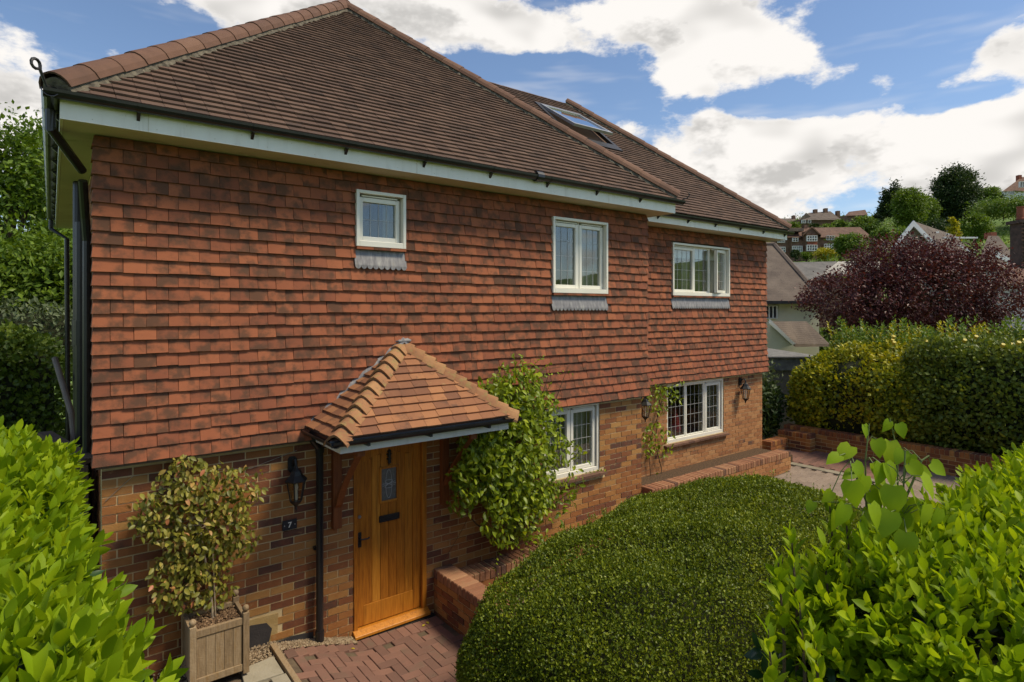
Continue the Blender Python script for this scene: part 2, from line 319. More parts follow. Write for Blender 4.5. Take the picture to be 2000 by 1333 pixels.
# ------------------------------------------------------------------ terrain
HD = (.94, .342)
def hill(x, y):
    s = x * HD[0] + (y + 6) * HD[1]
    return np.interp(s, [-60, 30, 48, 70, 125, 175, 240, 330, 700, 2000], [-.5, -.5, 0.2, 3.2, 12.6, 24.0, 35.5, 42, 50, 54])
def gz(x, y):
    t = np.clip((-2.9 - y) / 2.1, 0, 1); t = t * t * (3 - 2 * t)
    fade = np.clip((40 - np.abs(x)) / 20, 0, 1)
    return hill(x, y) + .1 + 2.2 * t * fade
def grid_sheet(name, xs, ys, zf, mat):
    X, Y = np.meshgrid(xs, ys); Z = zf(X, Y); n, m_ = X.shape
    i = np.arange(n * m_).reshape(n, m_); f = np.stack([i[:-1, :-1], i[:-1, 1:], i[1:, 1:], i[1:, :-1]], -1).reshape(-1, 4)
    o = fast_mesh(name, np.stack([X.ravel(), Y.ravel(), Z.ravel()], 1), [(4, f)], mat); o.data.shade_smooth(); o['kind'] = 'structure'; return o
xs = np.unique(np.concatenate([np.linspace(-1500, -40, 20), np.linspace(-40, -4, 19), np.linspace(-4, 16, 41), np.linspace(16, 60, 23), np.linspace(60, 400, 60), np.linspace(400, 1800, 15)]))
ys = np.unique(np.concatenate([np.linspace(-1500, -40, 20), np.linspace(-40, -8, 17), np.linspace(-8, 10, 37), np.linspace(10, 60, 26), np.linspace(60, 300, 40), np.linspace(300, 1800, 16)]))
_h = lambda X, Y: gz(X, Y) + np.where(X > 60, .8 * np.sin(X * .11) * np.cos(Y * .09), 0)
grid_sheet('ground', xs, ys, _h, HILL)

# ------------------------------------------------------------------ brick and tile pieces
def bkey(L, h=.0635, d=.1):
    L = round(L - .002, 3)
    return tpl(('b', L, h, d), lambda m: m.box(-L / 2, L / 2, -d / 2, d / 2, -h / 2, h / 2))
def jit(a): return random.uniform(-a, a)
def course_bricks(x0, x1, z0, z1, holes, place, rank, skip=None):
    out = []; i = 0; z = z0
    while z + .065 <= z1 + .001:
        x = x0 - (.1125 if i % 2 else 0); zc = z + .0325
        while x < x1:
            segs = [(max(x, x0), min(x + .215, x1))]
            for hx0, hx1, hz0, hz1 in holes:
                if hz0 < zc < hz1:
                    ns_ = []
                    for a, b in segs:
                        if b <= hx0 or a >= hx1: ns_.append((a, b))
                        else:
                            if a < hx0: ns_.append((a, hx0))
                            if b > hx1: ns_.append((hx1, b))
                    segs = ns_
            for a, b in segs:
                if b - a > .035 and not (skip and skip((a + b) / 2, zc)):
                    out.append((bkey(b - a), place((a + b) / 2, zc), rank((a + b) / 2, zc)))
            x += .225
        z += .075; i += 1
    return out
def seen_rank(p):
    """how large a piece shows: distance, pushed back when other things stand in front of it"""
    px, py, d = proj(p); r = d
    hedge = np.interp(px, [0, 100, 200, 290, 370], [815, 910, 1040, 1170, 1333])
    if px < 370 and py > hedge: r += 50
    if 260 < px < 480 and 900 < py < 1180: r += 6
    if 880 < px < 1090 and 745 < py < 1060: r += 50
    if 600 < px < 1000 and 680 + abs(px - 780) * .62 < py < 890: r += 50
    if px > 890 and py > np.interp(px, [895, 920, 1000, 1200, 1400, 1640], [1333, 1180, 1100, 1000, 950, 945]): r += 50
    if px < 0 or px > 2000 or py > 1333 or py < 0: r += 80
    return r

# ------------------------------------------------------------------ the house
HX0, HX1, WX1 = .33, 7.07, 11.79      # brick corners of the main block and of the set-back wing
RY = .78; BACK = 7.0; ZT = 2.13; ZE = 4.84
house = empty('brick_house', (HX0, 0, 0), 'tile-hung red brick house with brown hipped roof and white windows', 'house')
# openings: x0,x1,z0,z1
W1 = (2.51, 3.08, 4.07, 4.66); W2 = (5.22, 6.25, 3.63, 4.635); W4 = (5.12, 6.18, 1.13, 2.10); DOOR = (2.517, 3.383, -.03, 1.98)
W3 = (8.72, 10.47, 3.66, 4.60); W5 = (8.68, 10.41, 1.02, 2.07)

def holed(m, x0, x1, z0, z1, holes, y0, y1):
    xs_ = sorted({x0, x1, *[h[0] for h in holes], *[h[1] for h in holes]}); xs_ = [x for x in xs_ if x0 <= x <= x1]
    for a, b in zip(xs_, xs_[1:]):
        hs = sorted([(h[2], h[3]) for h in holes if h[0] <= a and h[1] >= b]); z = z0
        for c, d in hs:
            if c > z: m.box(a, b, y0, y1, z, c)
            z = max(z, d)
        if z < z1: m.box(a, b, y0, y1, z, z1)
wall = MB()
holed(wall, HX0, HX1, -.35, ZE, [W1, W2, W4, DOOR], 0, .25)
holed(wall, HX1 + .001, WX1, -.35, ZE, [W3, W5], RY, RY + .25)
wall.box(HX0, HX0 + .25, .25, BACK, -.35, ZE); wall.box(WX1 - .25, WX1, RY + .25, BACK, -.35, ZE)
wall.box(HX0 + .25, WX1 - .25, BACK - .25, BACK, -.35, ZE); wall.box(HX1 - .25, HX1, .25, RY + .25, -.35, ZE)
wallo = wall.build('wall', MORTAR, house)
fl = MB(); fl.box(HX0 + .25, WX1 - .25, RY + .26, BACK - .25, 2.2, 2.4); fl.box(HX0 + .25, HX1 - .25, .25, RY + .26, 2.2, 2.4)
fl.box(HX0 + .25, WX1 - .25, RY + .26, BACK - .25, -.3, -.1); fl.box(HX0 + .25, HX1 - .25, .25, RY + .26, -.3, -.1)
fl.box(HX0 + .26, WX1 - .26, 3.4, 3.5, -.1, 2.2); fl.box(HX0 + .26, WX1 - .26, 3.4, 3.5, 2.4, ZE); fl.box(4.2, 4.3, .25, 3.4, -.1, 2.2); fl.box(4.2, 4.3, .25, 3.4, 2.4, ZE)
fl.build('inner_floor', ROOM, house)

pro = .007
pf = lambda x, z: MAT4((x, .05 - pro + jit(.0025), z), Matrix.Rotation(jit(.012), 3, 'Y').col[0], (jit(.01), 1, 0), Matrix.Rotation(jit(.006), 3, 'Y').col[2])
bricks = course_bricks(HX0, HX1, -.10, ZT - .01, [W4, DOOR, (W4[0] - .1, W4[1] + .09, W4[2] - .09, W4[2] + .01)], pf, lambda x, z: seen_rank((x, 0, z)),
                       lambda x, z: (1.25 < x < 1.75 and z < .46) or (1.7 < x < 2.1 and z < .2))
def vblocks(y0, y1, xface, sgn):
    pl = lambda y, z: MAT4((xface + sgn * (.05 - pro + jit(.0025)) * -1, y, z), (0, 1, 0), (-1, 0, 0), (0, 0, 1))
    return course_bricks(y0, y1, -.10, ZT - .01 if sgn > 0 else ZE - .02, [], pl, lambda y, z: seen_rank((xface, y, z)) + 20)
bricks += vblocks(.12, BACK, HX0, -1) + vblocks(.11, RY, HX1, 1)
emit(bricks, 300, 'brick', 'brick_courses', wallo, BRICK)
pw = lambda x, z: MAT4((x, RY + .05 - pro + jit(.0025), z), (1, 0, jit(.008)), (jit(.01), 1, 0), (0, 0, 1))
wb = course_bricks(HX1 + .03, WX1, .275, ZT - .01, [W5, (W5[0] - .1, W5[1] + .09, W5[2] - .09, W5[2] + .01)], pw, lambda x, z: proj((x, RY, z))[2])
emit(wb, 0, 'brick', 'wing_brick_courses', wallo, BRICKW)
# patched base of the wall left of the door
m = MB(); m.prism([(1.2, -.012, .20), (1.66, -.012, .20), (1.69, -.012, .33), (1.64, -.012, .40), (1.5, -.012, .42), (1.2, -.012, .38)], (0, .05, 0)); m.build('bitumen_patch', PLASTER_DARK, wallo)
m = MB(); m.prism([(1.2, -.007, .2), (1.74, -.007, .2), (1.75, -.007, .46), (1.55, -.007, .47), (1.2, -.007, .46)], (0, .04, 0)); m.build('render_patch', SKIM, wallo)
m = MB(); m.prism([(1.70, -.011, .05), (2.09, -.011, .0), (2.09, -.011, .17), (1.9, -.011, .19), (1.70, -.011, .18)], (0, .04, 0)); m.build('bitumen_patch', PLASTER_DARK, wallo)

# tile hanging ---------------------------------------------------------------
BY = -.035
clad = MB()
ap = lambda W_, zb: (W_[0], W_[1], zb, W_[3])
A1, A2, A3 = ap(W1, 3.86), ap(W2, 3.42), ap(W3, 3.45)
holed(clad, HX0 - .03, HX1 + .03, ZT + .0, ZE - .002, [W1, W2], BY, -.002); holed(clad, HX1 + .032, WX1 + .03, ZT, ZE - .002, [W3], RY + BY, RY - .002)
clad.box(HX1 + .002, HX1 + .03, 0, RY + BY, ZT, ZE - .002); clad.box(WX1 + .002, WX1 + .03, RY, BACK, ZT, ZE - .002)
clado = clad.build('tile_batten_wall', FENCE, house)
G = .1135
def tkey(wd):
    wd = round(wd, 3)
    def fn(m):
        h = .17; b = .033; n = 4; vs = []
        for zz, yb in ((0, -b), (h, 0.)):
            for k in range(n + 1):
                x = -wd / 2 + wd * k / n; cam_ = -.002 * (1 - (2 * k / n - 1) ** 2)
                vs += [(x, yb - (.016 if zz == 0 else .012) + cam_, zz), (x, yb + cam_, zz)]
        r = 2 * (n + 1); fs = []
        for k in range(n):
            a = 2 * k; fs += [(a, a + 2, r + a + 2, r + a), (a + 1, r + a + 1, r + a + 3, a + 3), (a, a + 1, a + 3, a + 2)]
        fs += [(0, r, r + 1, 1), (r - 2, r - 1, 2 * r - 1, 2 * r - 2)]
        m.add(vs, fs)
    return tpl(('t', wd), fn)
def ckey(wd, sgn):
    """corner tile: a front leg and a short return round the corner"""
    def fn(m):
        h = .165; b = .033; t = .013
        for z0_, z1_, y0_, y1_ in ((0, h, -b, 0),):
            x0_, x1_ = (0, wd) if sgn < 0 else (-wd, 0); fl_ = .018 * sgn
            m.hexa([(x0_ + (fl_ if sgn < 0 else 0), -b - t, 0), (x1_ + (fl_ if sgn > 0 else 0), -b - t, 0), (x0_ + (fl_ if sgn < 0 else 0), -b, 0), (x1_ + (fl_ if sgn > 0 else 0), -b, 0), (x0_, -t, h), (x1_, -t, h), (x0_, 0, h), (x1_, 0, h)])
            xa = 0 if sgn < 0 else -t
            m.hexa([(xa + fl_, -b + .0005, 0), (xa + t + fl_, -b + .0005, 0), (xa + fl_, .10, 0), (xa + t + fl_, .10, 0), (xa, .0005, h), (xa + t, .0005, h), (xa, .10, h), (xa + t, .10, h)])
    return tpl(('c', round(wd, 3), sgn), fn)
def hang(x0, x1, yb, holes, cornerL, cornerR, ranky):
    out = []; n = int((ZE - ZT) / G) + 1
    for i in range(n):
        z = ZT + i * G
        if z > ZE - .05: break
        bell = .05 * max(0, (ZT + .9 - z) / .9) ** 2; y = yb - bell; bs = .1 / .9 * max(0, (ZT + .9 - z) / .9)
        top = z + .17 > ZE
        tilt = jit(.0012)
        segs = [(x0, x1)]
        for hx0, hx1, hz0, hz1 in holes:
            if hz0 - .02 < z + .06 < hz1 + .02:
                ns_ = []
                for a, b in segs:
                    if b <= hx0 or a >= hx1: ns_.append((a, b))
                    else: ns_ += [(a, hx0), (hx1, b)]
                segs = ns_
        grid = [x0 + (.11 if i % 2 else .2)]
        while grid[-1] < x1: grid.append(grid[-1] + .1655)
        for a, b in segs:
            e = [a] + [g for g in grid if a + .03 < g < b - .03] + [b]
            for p, q in zip(e, e[1:]):
                wd = q - p - .003 + jit(.0008); xc = (p + q) / 2; zc = z + jit(.0045); Ms = Matrix.Rotation(jit(.012), 3, 'Y')
                sc = 1.0 if not top else (ZE - .003 - z) / .17
                ya = y + jit(.0035)
                rk = seen_rank((xc, yb, z + .05)) + (0 if ranky == 0 else 30)
                if p == x0 and cornerL: out.append((ckey(q - p - .003, -1), MAT4((p, ya, zc), (1, 0, 0), (0, 1, 0), (0, bs, sc)), rk))
                elif q == x1 and cornerR: out.append((ckey(q - p - .003, 1), MAT4((q, ya, zc), (1, 0, 0), (0, 1, 0), (0, bs, sc)), rk))
                else: out.append((tkey(round(wd, 3)), MAT4((xc, ya, zc), Ms.col[0], (0, 1, 0), Ms.col[2] * sc + Vector((0, bs, 0))), rk))
    return out
tiles = hang(HX0 - .055, HX1 + .06, BY - .002, [A1, A2], True, True, 0) + hang(HX1 + .05, WX1 + .055, RY + BY - .002, [A3], False, True, 1)
emit(tiles, 300, 'hung_tile', 'hung_tile_courses', clado, TILE)
m = MB(); m.box(HX0 - .045, HX1 + .05, -.115, -.004, ZT - .02, ZT + .012); m.box(HX1 + .051, WX1 + .05, RY - .115, RY - .004, ZT - .02, ZT + .012); m.build('tilting_fillet', FENCE, house)

# eaves ---------------------------------------------------------------------
EX0, EX1, EY = .05, 7.37, -.40
WE1, WEY = 12.02, .36
m = MB(); m.box(EX0, EX1, EY, EY + .02, ZE, ZE + .16); m.box(EX0, EX0 + .02, EY + .021, BACK + .2, ZE, ZE + .16); m.box(EX1 - .02, EX1, EY + .021, WEY - .001, ZE, ZE + .16)
m.box(EX1 + .002, WE1, WEY, WEY + .02, ZE, ZE + .16); m.box(WE1 - .02, WE1, WEY + .021, BACK + .2, ZE, ZE + .16)
fas = m.build('fascia', WHITE, house)
for jx, jy in ((.62, EY), (3.05, EY), (5.95, EY), (9.6, WEY)):
    m = MB(); m.box(jx - .002, jx + .002, jy - .0025, jy + .001, ZE + .001, ZE + .15); m.build('fascia_joint', SOFFIT, fas)
m = MB()
for k in range(34):
    x = .25 + k * .215; m.tube([(x, EY - .002, ZE + .03 + (.07 if k % 2 else 0)), (x, EY + .001, ZE + .03 + (.07 if k % 2 else 0))], .004, 6)
m.build('nail_heads', SOFFIT, fas)
m = MB(); m.box(EX0 + .021, EX1 - .021, EY + .021, -.003, ZE + .004, ZE + .02); m.box(EX0 + .021, HX0 - .001, 0, BACK + .2, ZE + .0045, ZE + .02); m.box(HX1 + .001, EX1 - .021, 0, RY, ZE + .0045, ZE + .02)
m.box(EX1 + .001, WE1 - .021, WEY + .021, RY - .003, ZE + .004, ZE + .02); m.box(WX1 + .001, WE1 - .021, RY, BACK + .2, ZE + .0045, ZE + .02)
m.build('soffit', SOFFIT, house)

def trough(m, p0, p1, out, r=.056, n=8):
    """half-round gutter open to the sky"""
    p0, p1, out = Vector(p0), Vector(p1), Vector(out); vs = []
    for p in (p0, p1):
        for rr in (r, r - .005):
            for k in range(n + 1):
                a = PI * k / n; vs.append(p + out * (r + rr * -math.cos(a)) + UP * (-rr * math.sin(a)))
    N = n + 1; fs = []
    for k in range(n):
        fs += [(k, k + 1, 2 * N + k + 1, 2 * N + k), (N + k, 3 * N + k, 3 * N + k + 1, N + k + 1), (k, N + k, N + k + 1, k + 1), (2 * N + k, 2 * N + k + 1, 3 * N + k + 1, 3 * N + k)]
    fs += [(0, 2 * N, 3 * N, N), (n, N + n, 3 * N + n, 2 * N + n)]
    return m.add(vs, fs)
GZ = ZE + .185
gut = MB(); trough(gut, (EX0 - .1, EY, GZ), (EX1 + .1, EY, GZ), (0, -1, 0)); g1 = gut.build('gutter', BLACK, house)
gut = MB(); trough(gut, (EX0, EY - .1, GZ - .002), (EX0, BACK + .25, GZ - .002), (-1, 0, 0)); g2 = gut.build('gutter', BLACK, house)
gut = MB(); trough(gut, (EX1 + .02, WEY, GZ - .02), (WE1 + .1, WEY, GZ - .02), (0, -1, 0)); g3 = gut.build('gutter', BLACK, house)
def gbracket(x, y, out, par, z=GZ):
    m = MB(); o = Vector(out); s_ = Vector((-o.y, o.x, 0)); p = Vector((x, y, z))
    vs = []
    for sg in (-.012, .012):
        for k in range(9):
            a = PI * k / 8; vs.append(p + s_ * sg + o * (.056 - .0615 * math.cos(a)) + UP * (-.0615 * math.sin(a)))
    m.add(vs, [(k, k + 1, 10 + k, 9 + k) for k in range(8)])
    m.prism([p - s_ * .012 + UP * -.05, p - s_ * .012 + o * .05 + UP * -.062, p - s_ * .012 + UP * -.11], s_ * .024)
    m.build('gutter_bracket', BLACK, par)
for x in np.arange(.55, 7.3, .86): gbracket(x, EY - .001, (0, -1, 0), g1)
for y in np.arange(.0, 7.0, .62): gbracket(EX0 - .001, y, (-1, 0, 0), g2)
for x in np.arange(7.9, 12, .8): gbracket(x, WEY - .001, (0, -1, 0), g3, GZ - .02)
m = MB(); m.tube([(4.62, EY - .056, GZ - .01), (4.72, EY - .056, GZ - .01)], .063, 12); m.build('gutter_union', BLACK, g1)

# roof ------------------------------------------------------------------------
KP = math.tan(math.radians(40.9)); RZ0 = ZE + .17
RX0, RX1, RYF = EX0 - .05, EX1 + .05, EY - .05
AP = Vector(((RX0 + RX1) / 2, RYF + (RX1 - RX0) / 2, RZ0 + (RX1 - RX0) / 2 * KP))
WRX1, WRY = WE1 + .05, WEY - .05; run = 3.25; WT = RZ0 + run * KP
roof = MB()
roof.add([(RX0, RYF, RZ0), (RX1, RYF, RZ0), AP], [(0, 1, 2)])
roof.add([(RX0, RYF, RZ0), AP, (AP.x, BACK + .2, AP.z), (RX0, BACK + .2, RZ0)], [(0, 1, 2, 3)])
roof.add([(RX1, RYF, RZ0), (RX1, BACK + .2, RZ0), (AP.x, BACK + .2, AP.z), AP], [(0, 1, 2, 3)])
roof.add([(RX0, BACK + .2, RZ0), (AP.x, BACK + .2, AP.z), (RX1, BACK + .2, RZ0)], [(0, 1, 2)])
roof.add([(RX1 - 3, WRY, RZ0), (WRX1, WRY, RZ0), (WRX1 - run, WRY + run, WT), (RX1 - 3, WRY + run, WT), (RX1 - 3, BACK + .2 - 1.5, WT), (WRX1 - run, BACK + .2 - 1.5, WT), (WRX1, BACK + .2, RZ0), (RX1 - 3, BACK + .2, RZ0)],
         [(0, 1, 2, 3), (3, 2, 5, 4), (1, 6, 5, 2), (7, 4, 5, 6)])
roofo = roof.build('roof', RTILE, house)
def slope(p0, u, v, n, ranges, vmax, gauge, wd, jitz=.003, th=.016, key='r'):
    """tile rows on a plane: p0 origin, u along the eaves, v up the slope, ranges(v) -> list of (u0,u1)"""
    out = []; rows = int(vmax / gauge)
    ln = gauge * 1.55; ti = th * 1.25 / gauge
    def kk(wd_):
        wd_ = round(wd_, 3); return tpl((key, wd_, gauge), lambda m: m.box(-wd_ / 2, wd_ / 2, 0, ln, 0, th))
    for i in range(rows + 1):
        vv = i * gauge
        for a, b in ranges(vv + gauge * .5):
            x = a - (wd / 2 if i % 2 else 0) - .02
            while x < b:
                c, d = max(x, a), min(x + wd, b)
                if d - c > .03:
                    ctr = p0 + u * ((c + d) / 2 + jit(.001)) + v * (vv + jit(jitz)) + n * (.028 + jit(.0015))
                    vt = (v - n * ti).normalized(); nt = u.cross(vt); rr = jit(.006)
                    out.append((kk(d - c - .003), MAT4(ctr, (u + vt * rr).normalized(), (vt - u * rr).normalized(), nt), 0))
                x += wd
    return out
cs, sn = math.cos(math.atan(KP)), math.sin(math.atan(KP))
VF = Vector((0, cs, sn)); NF = Vector((0, -sn, cs)); UX = Vector((1, 0, 0))
wm = RX1 - RX0; vm_ = wm / 2 / cs
rt = slope(Vector((RX0, RYF, RZ0)), UX, VF, NF, lambda v: [(v * cs + .05, wm - v * cs - .05)], vm_ - .1, .1, .165)
rt = [(k, M, seen_rank(M.translation)) for k, M, r in rt]
SKY = (7.66, 8.72, 2.13, 3.08)      # roof light: x0,x1,y0,y1
def wr(v):
    y = WRY + v * cs; a, b = RX1 + .0 - 0, WRX1 - v * cs - .05
    a = RX1 - (v + (WRY - RYF) / cs) * cs * 0.999 + (WRY - RYF) * 0   # where the wing slope dies into the main roof
    a = max(a, AP.x + .3)
    if SKY[2] - .1 < y < SKY[3] + .08: return [(a - (RX1 - 3), SKY[0] - .08 - (RX1 - 3)), (SKY[1] + .08 - (RX1 - 3), b - (RX1 - 3))]
    return [(a - (RX1 - 3), b - (RX1 - 3))]
rt2 = slope(Vector((RX1 - 3, WRY, RZ0)), UX, VF, NF, wr, run / cs - .03, .1, .165)
rt += [(k, M, seen_rank(M.translation) + 20) for k, M, r in rt2]
emit(rt, 300, 'roof_tile', 'roof_tile_courses', roofo, RTILE)
def half_tile(m, L, r0, r1, th=.014, n=8, arc=PI * .92):
    vs = []
    for y, r in ((0, r0), (L, r1)):
        for rr in (r, r - th):
            for k in range(n + 1):
                a = (PI - arc) / 2 + arc * k / n; vs.append((rr * math.cos(a), y, rr * math.sin(a)))
    N = n + 1; fs = []
    for k in range(n): fs += [(k, k + 1, 2 * N + k + 1, 2 * N + k), (N + k, 3 * N + k, 3 * N + k + 1, N + k + 1), (k, N + k, N + k + 1, k + 1), (2 * N + k, 2 * N + k + 1, 3 * N + k + 1, 3 * N + k)]
    fs += [(0, 2 * N, 3 * N, N), (n, N + n, 3 * N + n, 2 * N + n)]
    m.add(vs, fs)
def hips(a, b, name='hip_tile', L=.335, r=.135, sink=.035):
    a, b = Vector(a), Vector(b); t = (b - a).normalized(); side = t.cross(UP).normalized(); up = side.cross(t)
    n = int((b - a).length / (L - .03)); step = (b - a).length / n
    key = tpl(('hip', L, r), lambda m: half_tile(m, L, r, r * .93)); ps = []
    for i in range(n):
        ps.append((key, MAT4(a + t * (i * step) + up * (-sink + .012 + jit(.003)), (side + up * jit(.02)).normalized(), t, up), i))
    emit(ps, 999, name, name, roofo, HIPT)
    bed = MB(); vs = []; k = 120
    for i in range(k + 1):
        p = a + t * ((b - a).length * i / k)
        w_ = r - .004 + jit(.014); h_ = -.055 + jit(.012)
        vs += [p + side * -w_ + up * h_, p + side * -(r - .03) + up * .0, p + side * (r - .03) + up * .0, p + side * w_ + up * h_]
    bed.add(vs, [(4 * i + j, 4 * i + j + 1, 4 * i + j + 5, 4 * i + j + 4) for i in range(k) for j in range(3)])
    bed.prism([a + side * (r - .02) * math.cos(q) + up * ((r - .02) * math.sin(q) - sink - .01) - t * .0 for q in np.linspace(0, PI, 9)], t * .06)
    bed.build('mortar_bed', BED, roofo)
E0 = Vector((RX0, RYF, RZ0 + .03)); E1 = Vector((RX1, RYF, RZ0 + .03)); lift = Vector((0, 0, .035))
hips(E0 + (AP - E0) * .006, AP + lift); hips(E1 + (AP - E1) * .01, AP + lift)
hips((AP.x, AP.y - .05, AP.z + .04), (AP.x, BACK + .2, AP.z + .04), 'ridge_tile')
WC = Vector((WRX1, WRY, RZ0 + .03)); WTOP = Vector((WRX1 - run, WRY + run, WT + .035))
hips(WC + (WTOP - WC) * .01, WTOP)
# hip iron: scroll at the foot of the left hip
m = MB(); c0 = E0 + Vector((-.03, -.03, 0)); dl = Vector((-1, -1, 0)).normalized()
pts = [c0 + dl * -.25 + UP * .03, c0 + dl * .0 + UP * .0, c0 + dl * .05 + UP * .1]
pts += [c0 + dl * (.05 + .035 - .035 * math.cos(a)) + UP * (.13 + .035 * math.sin(a)) for a in np.linspace(0, PI * 1.7, 10)]
m.tube(pts, .011, 6); m.build('hip_iron', IRON, roofo)
m = MB(); c0 = E1 + Vector((.02, -.02, 0)); m.tube([c0, c0 + Vector((.05, -.05, .02)), c0 + Vector((.08, -.08, .08)), c0 + Vector((.06, -.06, .1))], .008, 6); m.build('hip_iron', IRON, roofo)

# roof light (pivot window, tilted open)
def rp(x, y, h=0): return Vector((x, y, RZ0 + (y - WRY) * KP)) + NF * h
x0, x1, y0, y1 = SKY
m = MB()
def rbar(m, xa, xb, ya, yb, h0, h1): m.hexa([rp(xa, ya, h0), rp(xb, ya, h0), rp(xa, yb, h0), rp(xb, yb, h0), rp(xa, ya, h1), rp(xb, ya, h1), rp(xa, yb, h1), rp(xb, yb, h1)])
for a in ((x0 - .09, x0, y0 - .16, y1 + .08), (x1, x1 + .09, y0 - .16, y1 + .08), (x0, x1, y0 - .16, y0), (x0, x1, y1, y1 + .08)): rbar(m, *a, .0, .055)
skl = m.build('roof_light', DKMETAL, roofo)
piv = rp(0, (y0 + y1) / 2 + .1, .09); ang = math.radians(8)
def sp(x, s, h):   # sash plane tilts about its pivot: foot swings out
    v2 = (VF * math.cos(ang) - NF * math.sin(ang)); n2 = (NF * math.cos(ang) + VF * math.sin(ang)); return Vector((x, piv.y, piv.z)) + v2 * s + n2 * h
Ls = (y1 - y0) / cs / 2
m = MB()
for xa, xb, sa, sb in ((x0 + .01, x0 + .07, -Ls, Ls - .1), (x1 - .07, x1 - .01, -Ls, Ls - .1), (x0 + .07, x1 - .07, -Ls, -Ls + .08), (x0 + .07, x1 - .07, Ls - .2, Ls - .1)):
    m.hexa([sp(xa, sa, 0), sp(xb, sa, 0), sp(xa, sb, 0), sp(xb, sb, 0), sp(xa, sa, .05), sp(xb, sa, .05), sp(xa, sb, .05), sp(xb, sb, .05)])
m.build('sash', STEEL, roofo)
m = MB(); m.hexa([sp(xa, sa, h) for h in (.02, .03) for sa in (-Ls + .08, Ls - .2) for xa in (x0 + .07, x1 - .07)]); m.build('roof_glass', RGLASS, roofo)
m = MB(); m.hexa([rp(xa, ya, h) for h in (-.35, -.34) for ya in (y0, y1) for xa in (x0, x1)]); m.build('light_shaft', ROOM, roofo)

# windows ---------------------------------------------------------------------
def ring(m, x0, x1, z0, z1, t, y0, y1, tb=None):
    tb = tb or t; m.box(x0, x0 + t, y0, y1, z0, z1); m.box(x1 - t, x1, y0, y1, z0, z1); m.box(x0 + t, x1 - t, y0, y1, z1 - t, z1); m.box(x0 + t, x1 - t, y0, y1, z0, z0 + tb)
def window(W_, yf, lights, outer=.045, label=None, proud=.05, curtains=(), blind=0):
    """lights: (share, cols, rows, opening sash?, swing angle)"""
    x0, x1, z0, z1 = W_; m = MB()
    ring(m, x0, x1, z0, z1, outer, yf - proud, yf + .07, .06)
    inn0, inn1 = x0 + outer, x1 - outer; tot = sum(l[0] for l in lights); x = inn0; cells = []
    for l in lights: cells.append((x, x + (inn1 - inn0) * l[0] / tot)); x = cells[-1][1]
    for c in cells[:-1]: m.box(c[1] - .012, c[1] + .012, yf - .012, yf + .068, z0 + .06, z1 - outer)
    wo_ = m.build('window', WFRAME, house, bevel=.004)
    if label: wo_['label'] = label
    for (a, b), (sh, nc, nr, op, sw) in zip(cells, lights):
        za, zb = z0 + .065, z1 - outer - (.03 if op else .004); a += .013; b -= .013
        s = MB(); tt = .048 if op else .022; piv_ = Vector((b, yf, 0)) if sw > 0 else Vector((a, yf, 0))
        R = Matrix.Rotation(sw, 3, 'Z')
        def xf(mb): mb.v = [tuple(R @ (Vector(v) - piv_) + piv_) for v in mb.v]; return mb
        ring(s, a, b, za, zb, tt, yf - .022 if op else yf - .005, yf + .035); xf(s).build('sash', WFRAME, wo_, bevel=.004)
        if op and zb < z1 - outer - .01:
            v_ = MB(); v_.box(a + .03, b - .03, yf - .03, yf - .0, zb + .006, zb + .02); v_.build('trickle_vent', WFRAME, wo_)
        g = MB(); g.box(a + tt - .004, b - tt + .004, yf + .008, yf + .012, za + tt - .004, zb - tt + .004); xf(g).build('pane', GLASS, wo_)
        c = MB(); ga, gb, ha, hb = a + tt, b - tt, za + tt, zb - tt
        for k in range(1, nc): xx = ga + (gb - ga) * k / nc; c.box(xx - .0027, xx + .0027, yf + .004, yf + .0075, ha, hb)
        for k in range(1, nr): zz = ha + (hb - ha) * k / nr; c.box(ga, gb, yf + .0035, yf + .007, zz - .0027, zz + .0027)
        if c.v: xf(c).build('leading', CAME, wo_)
        if op:
            hd = MB(); hx = b - tt * .5 if sw <= 0 else a + tt * .5; hd.box(hx - .008, hx + .008, yf + .036, yf + .05, za + (zb - za) * .42, za + (zb - za) * .42 + .05); hd.tube([(hx, yf + .055, za + (zb - za) * .44), (hx - .01, yf + .06, za + (zb - za) * .44 - .09)], .007, 6); hd.build('handle', WFRAME, wo_)
    for ca, cb in curtains:
        c = MB(); n = max(8, int((cb - ca) / .018)); vs = []
        for k in range(n + 1):
            xx = ca + (cb - ca) * k / n; yy = yf + .17 + .022 * math.sin(k * 1.3) + .008 * math.sin(k * 2.9)
            vs += [(xx, yy, z0 - .05), (xx, yy, z1 + .05)]
        c.add(vs, [(2 * k, 2 * k + 2, 2 * k + 3, 2 * k + 1) for k in range(n)]); c.build('curtain', CURTAIN, wo_, smooth=True)
    if blind:
        c = MB(); c.box(x0 + .06, x1 - .06, yf + .12, yf + .128, z1 - blind, z1); c.build('blind', BLIND, wo_)
    return wo_
w1 = window(W1, -.02, [(1, 4, 2, True, 0)], .035, 'small single casement window high above the door', .085, [(2.92, 3.05)])
w2 = window(W2, -.02, [(1, 3, 4, True, 0), (1, 3, 4, True, 0)], .035, 'two-light upper casement window above the climber', .085, [(5.75, 6.22)])
w3 = window(W3, RY - .02, [(1.25, 4, 4, True, 0), (.9, 3, 4, False, 0), (1.0, 3, 4, True, math.radians(15))], .035, 'three-light upper window with its right sash ajar', .085, [(9.3, 9.5), (10.0, 10.4)], .24)
w4 = window(W4, .06, [(1, 4, 4, True, 0), (1, 4, 4, True, 0)], .04, 'ground floor window half hidden by the climber', .05, [(5.2, 5.6), (5.75, 6.13)])
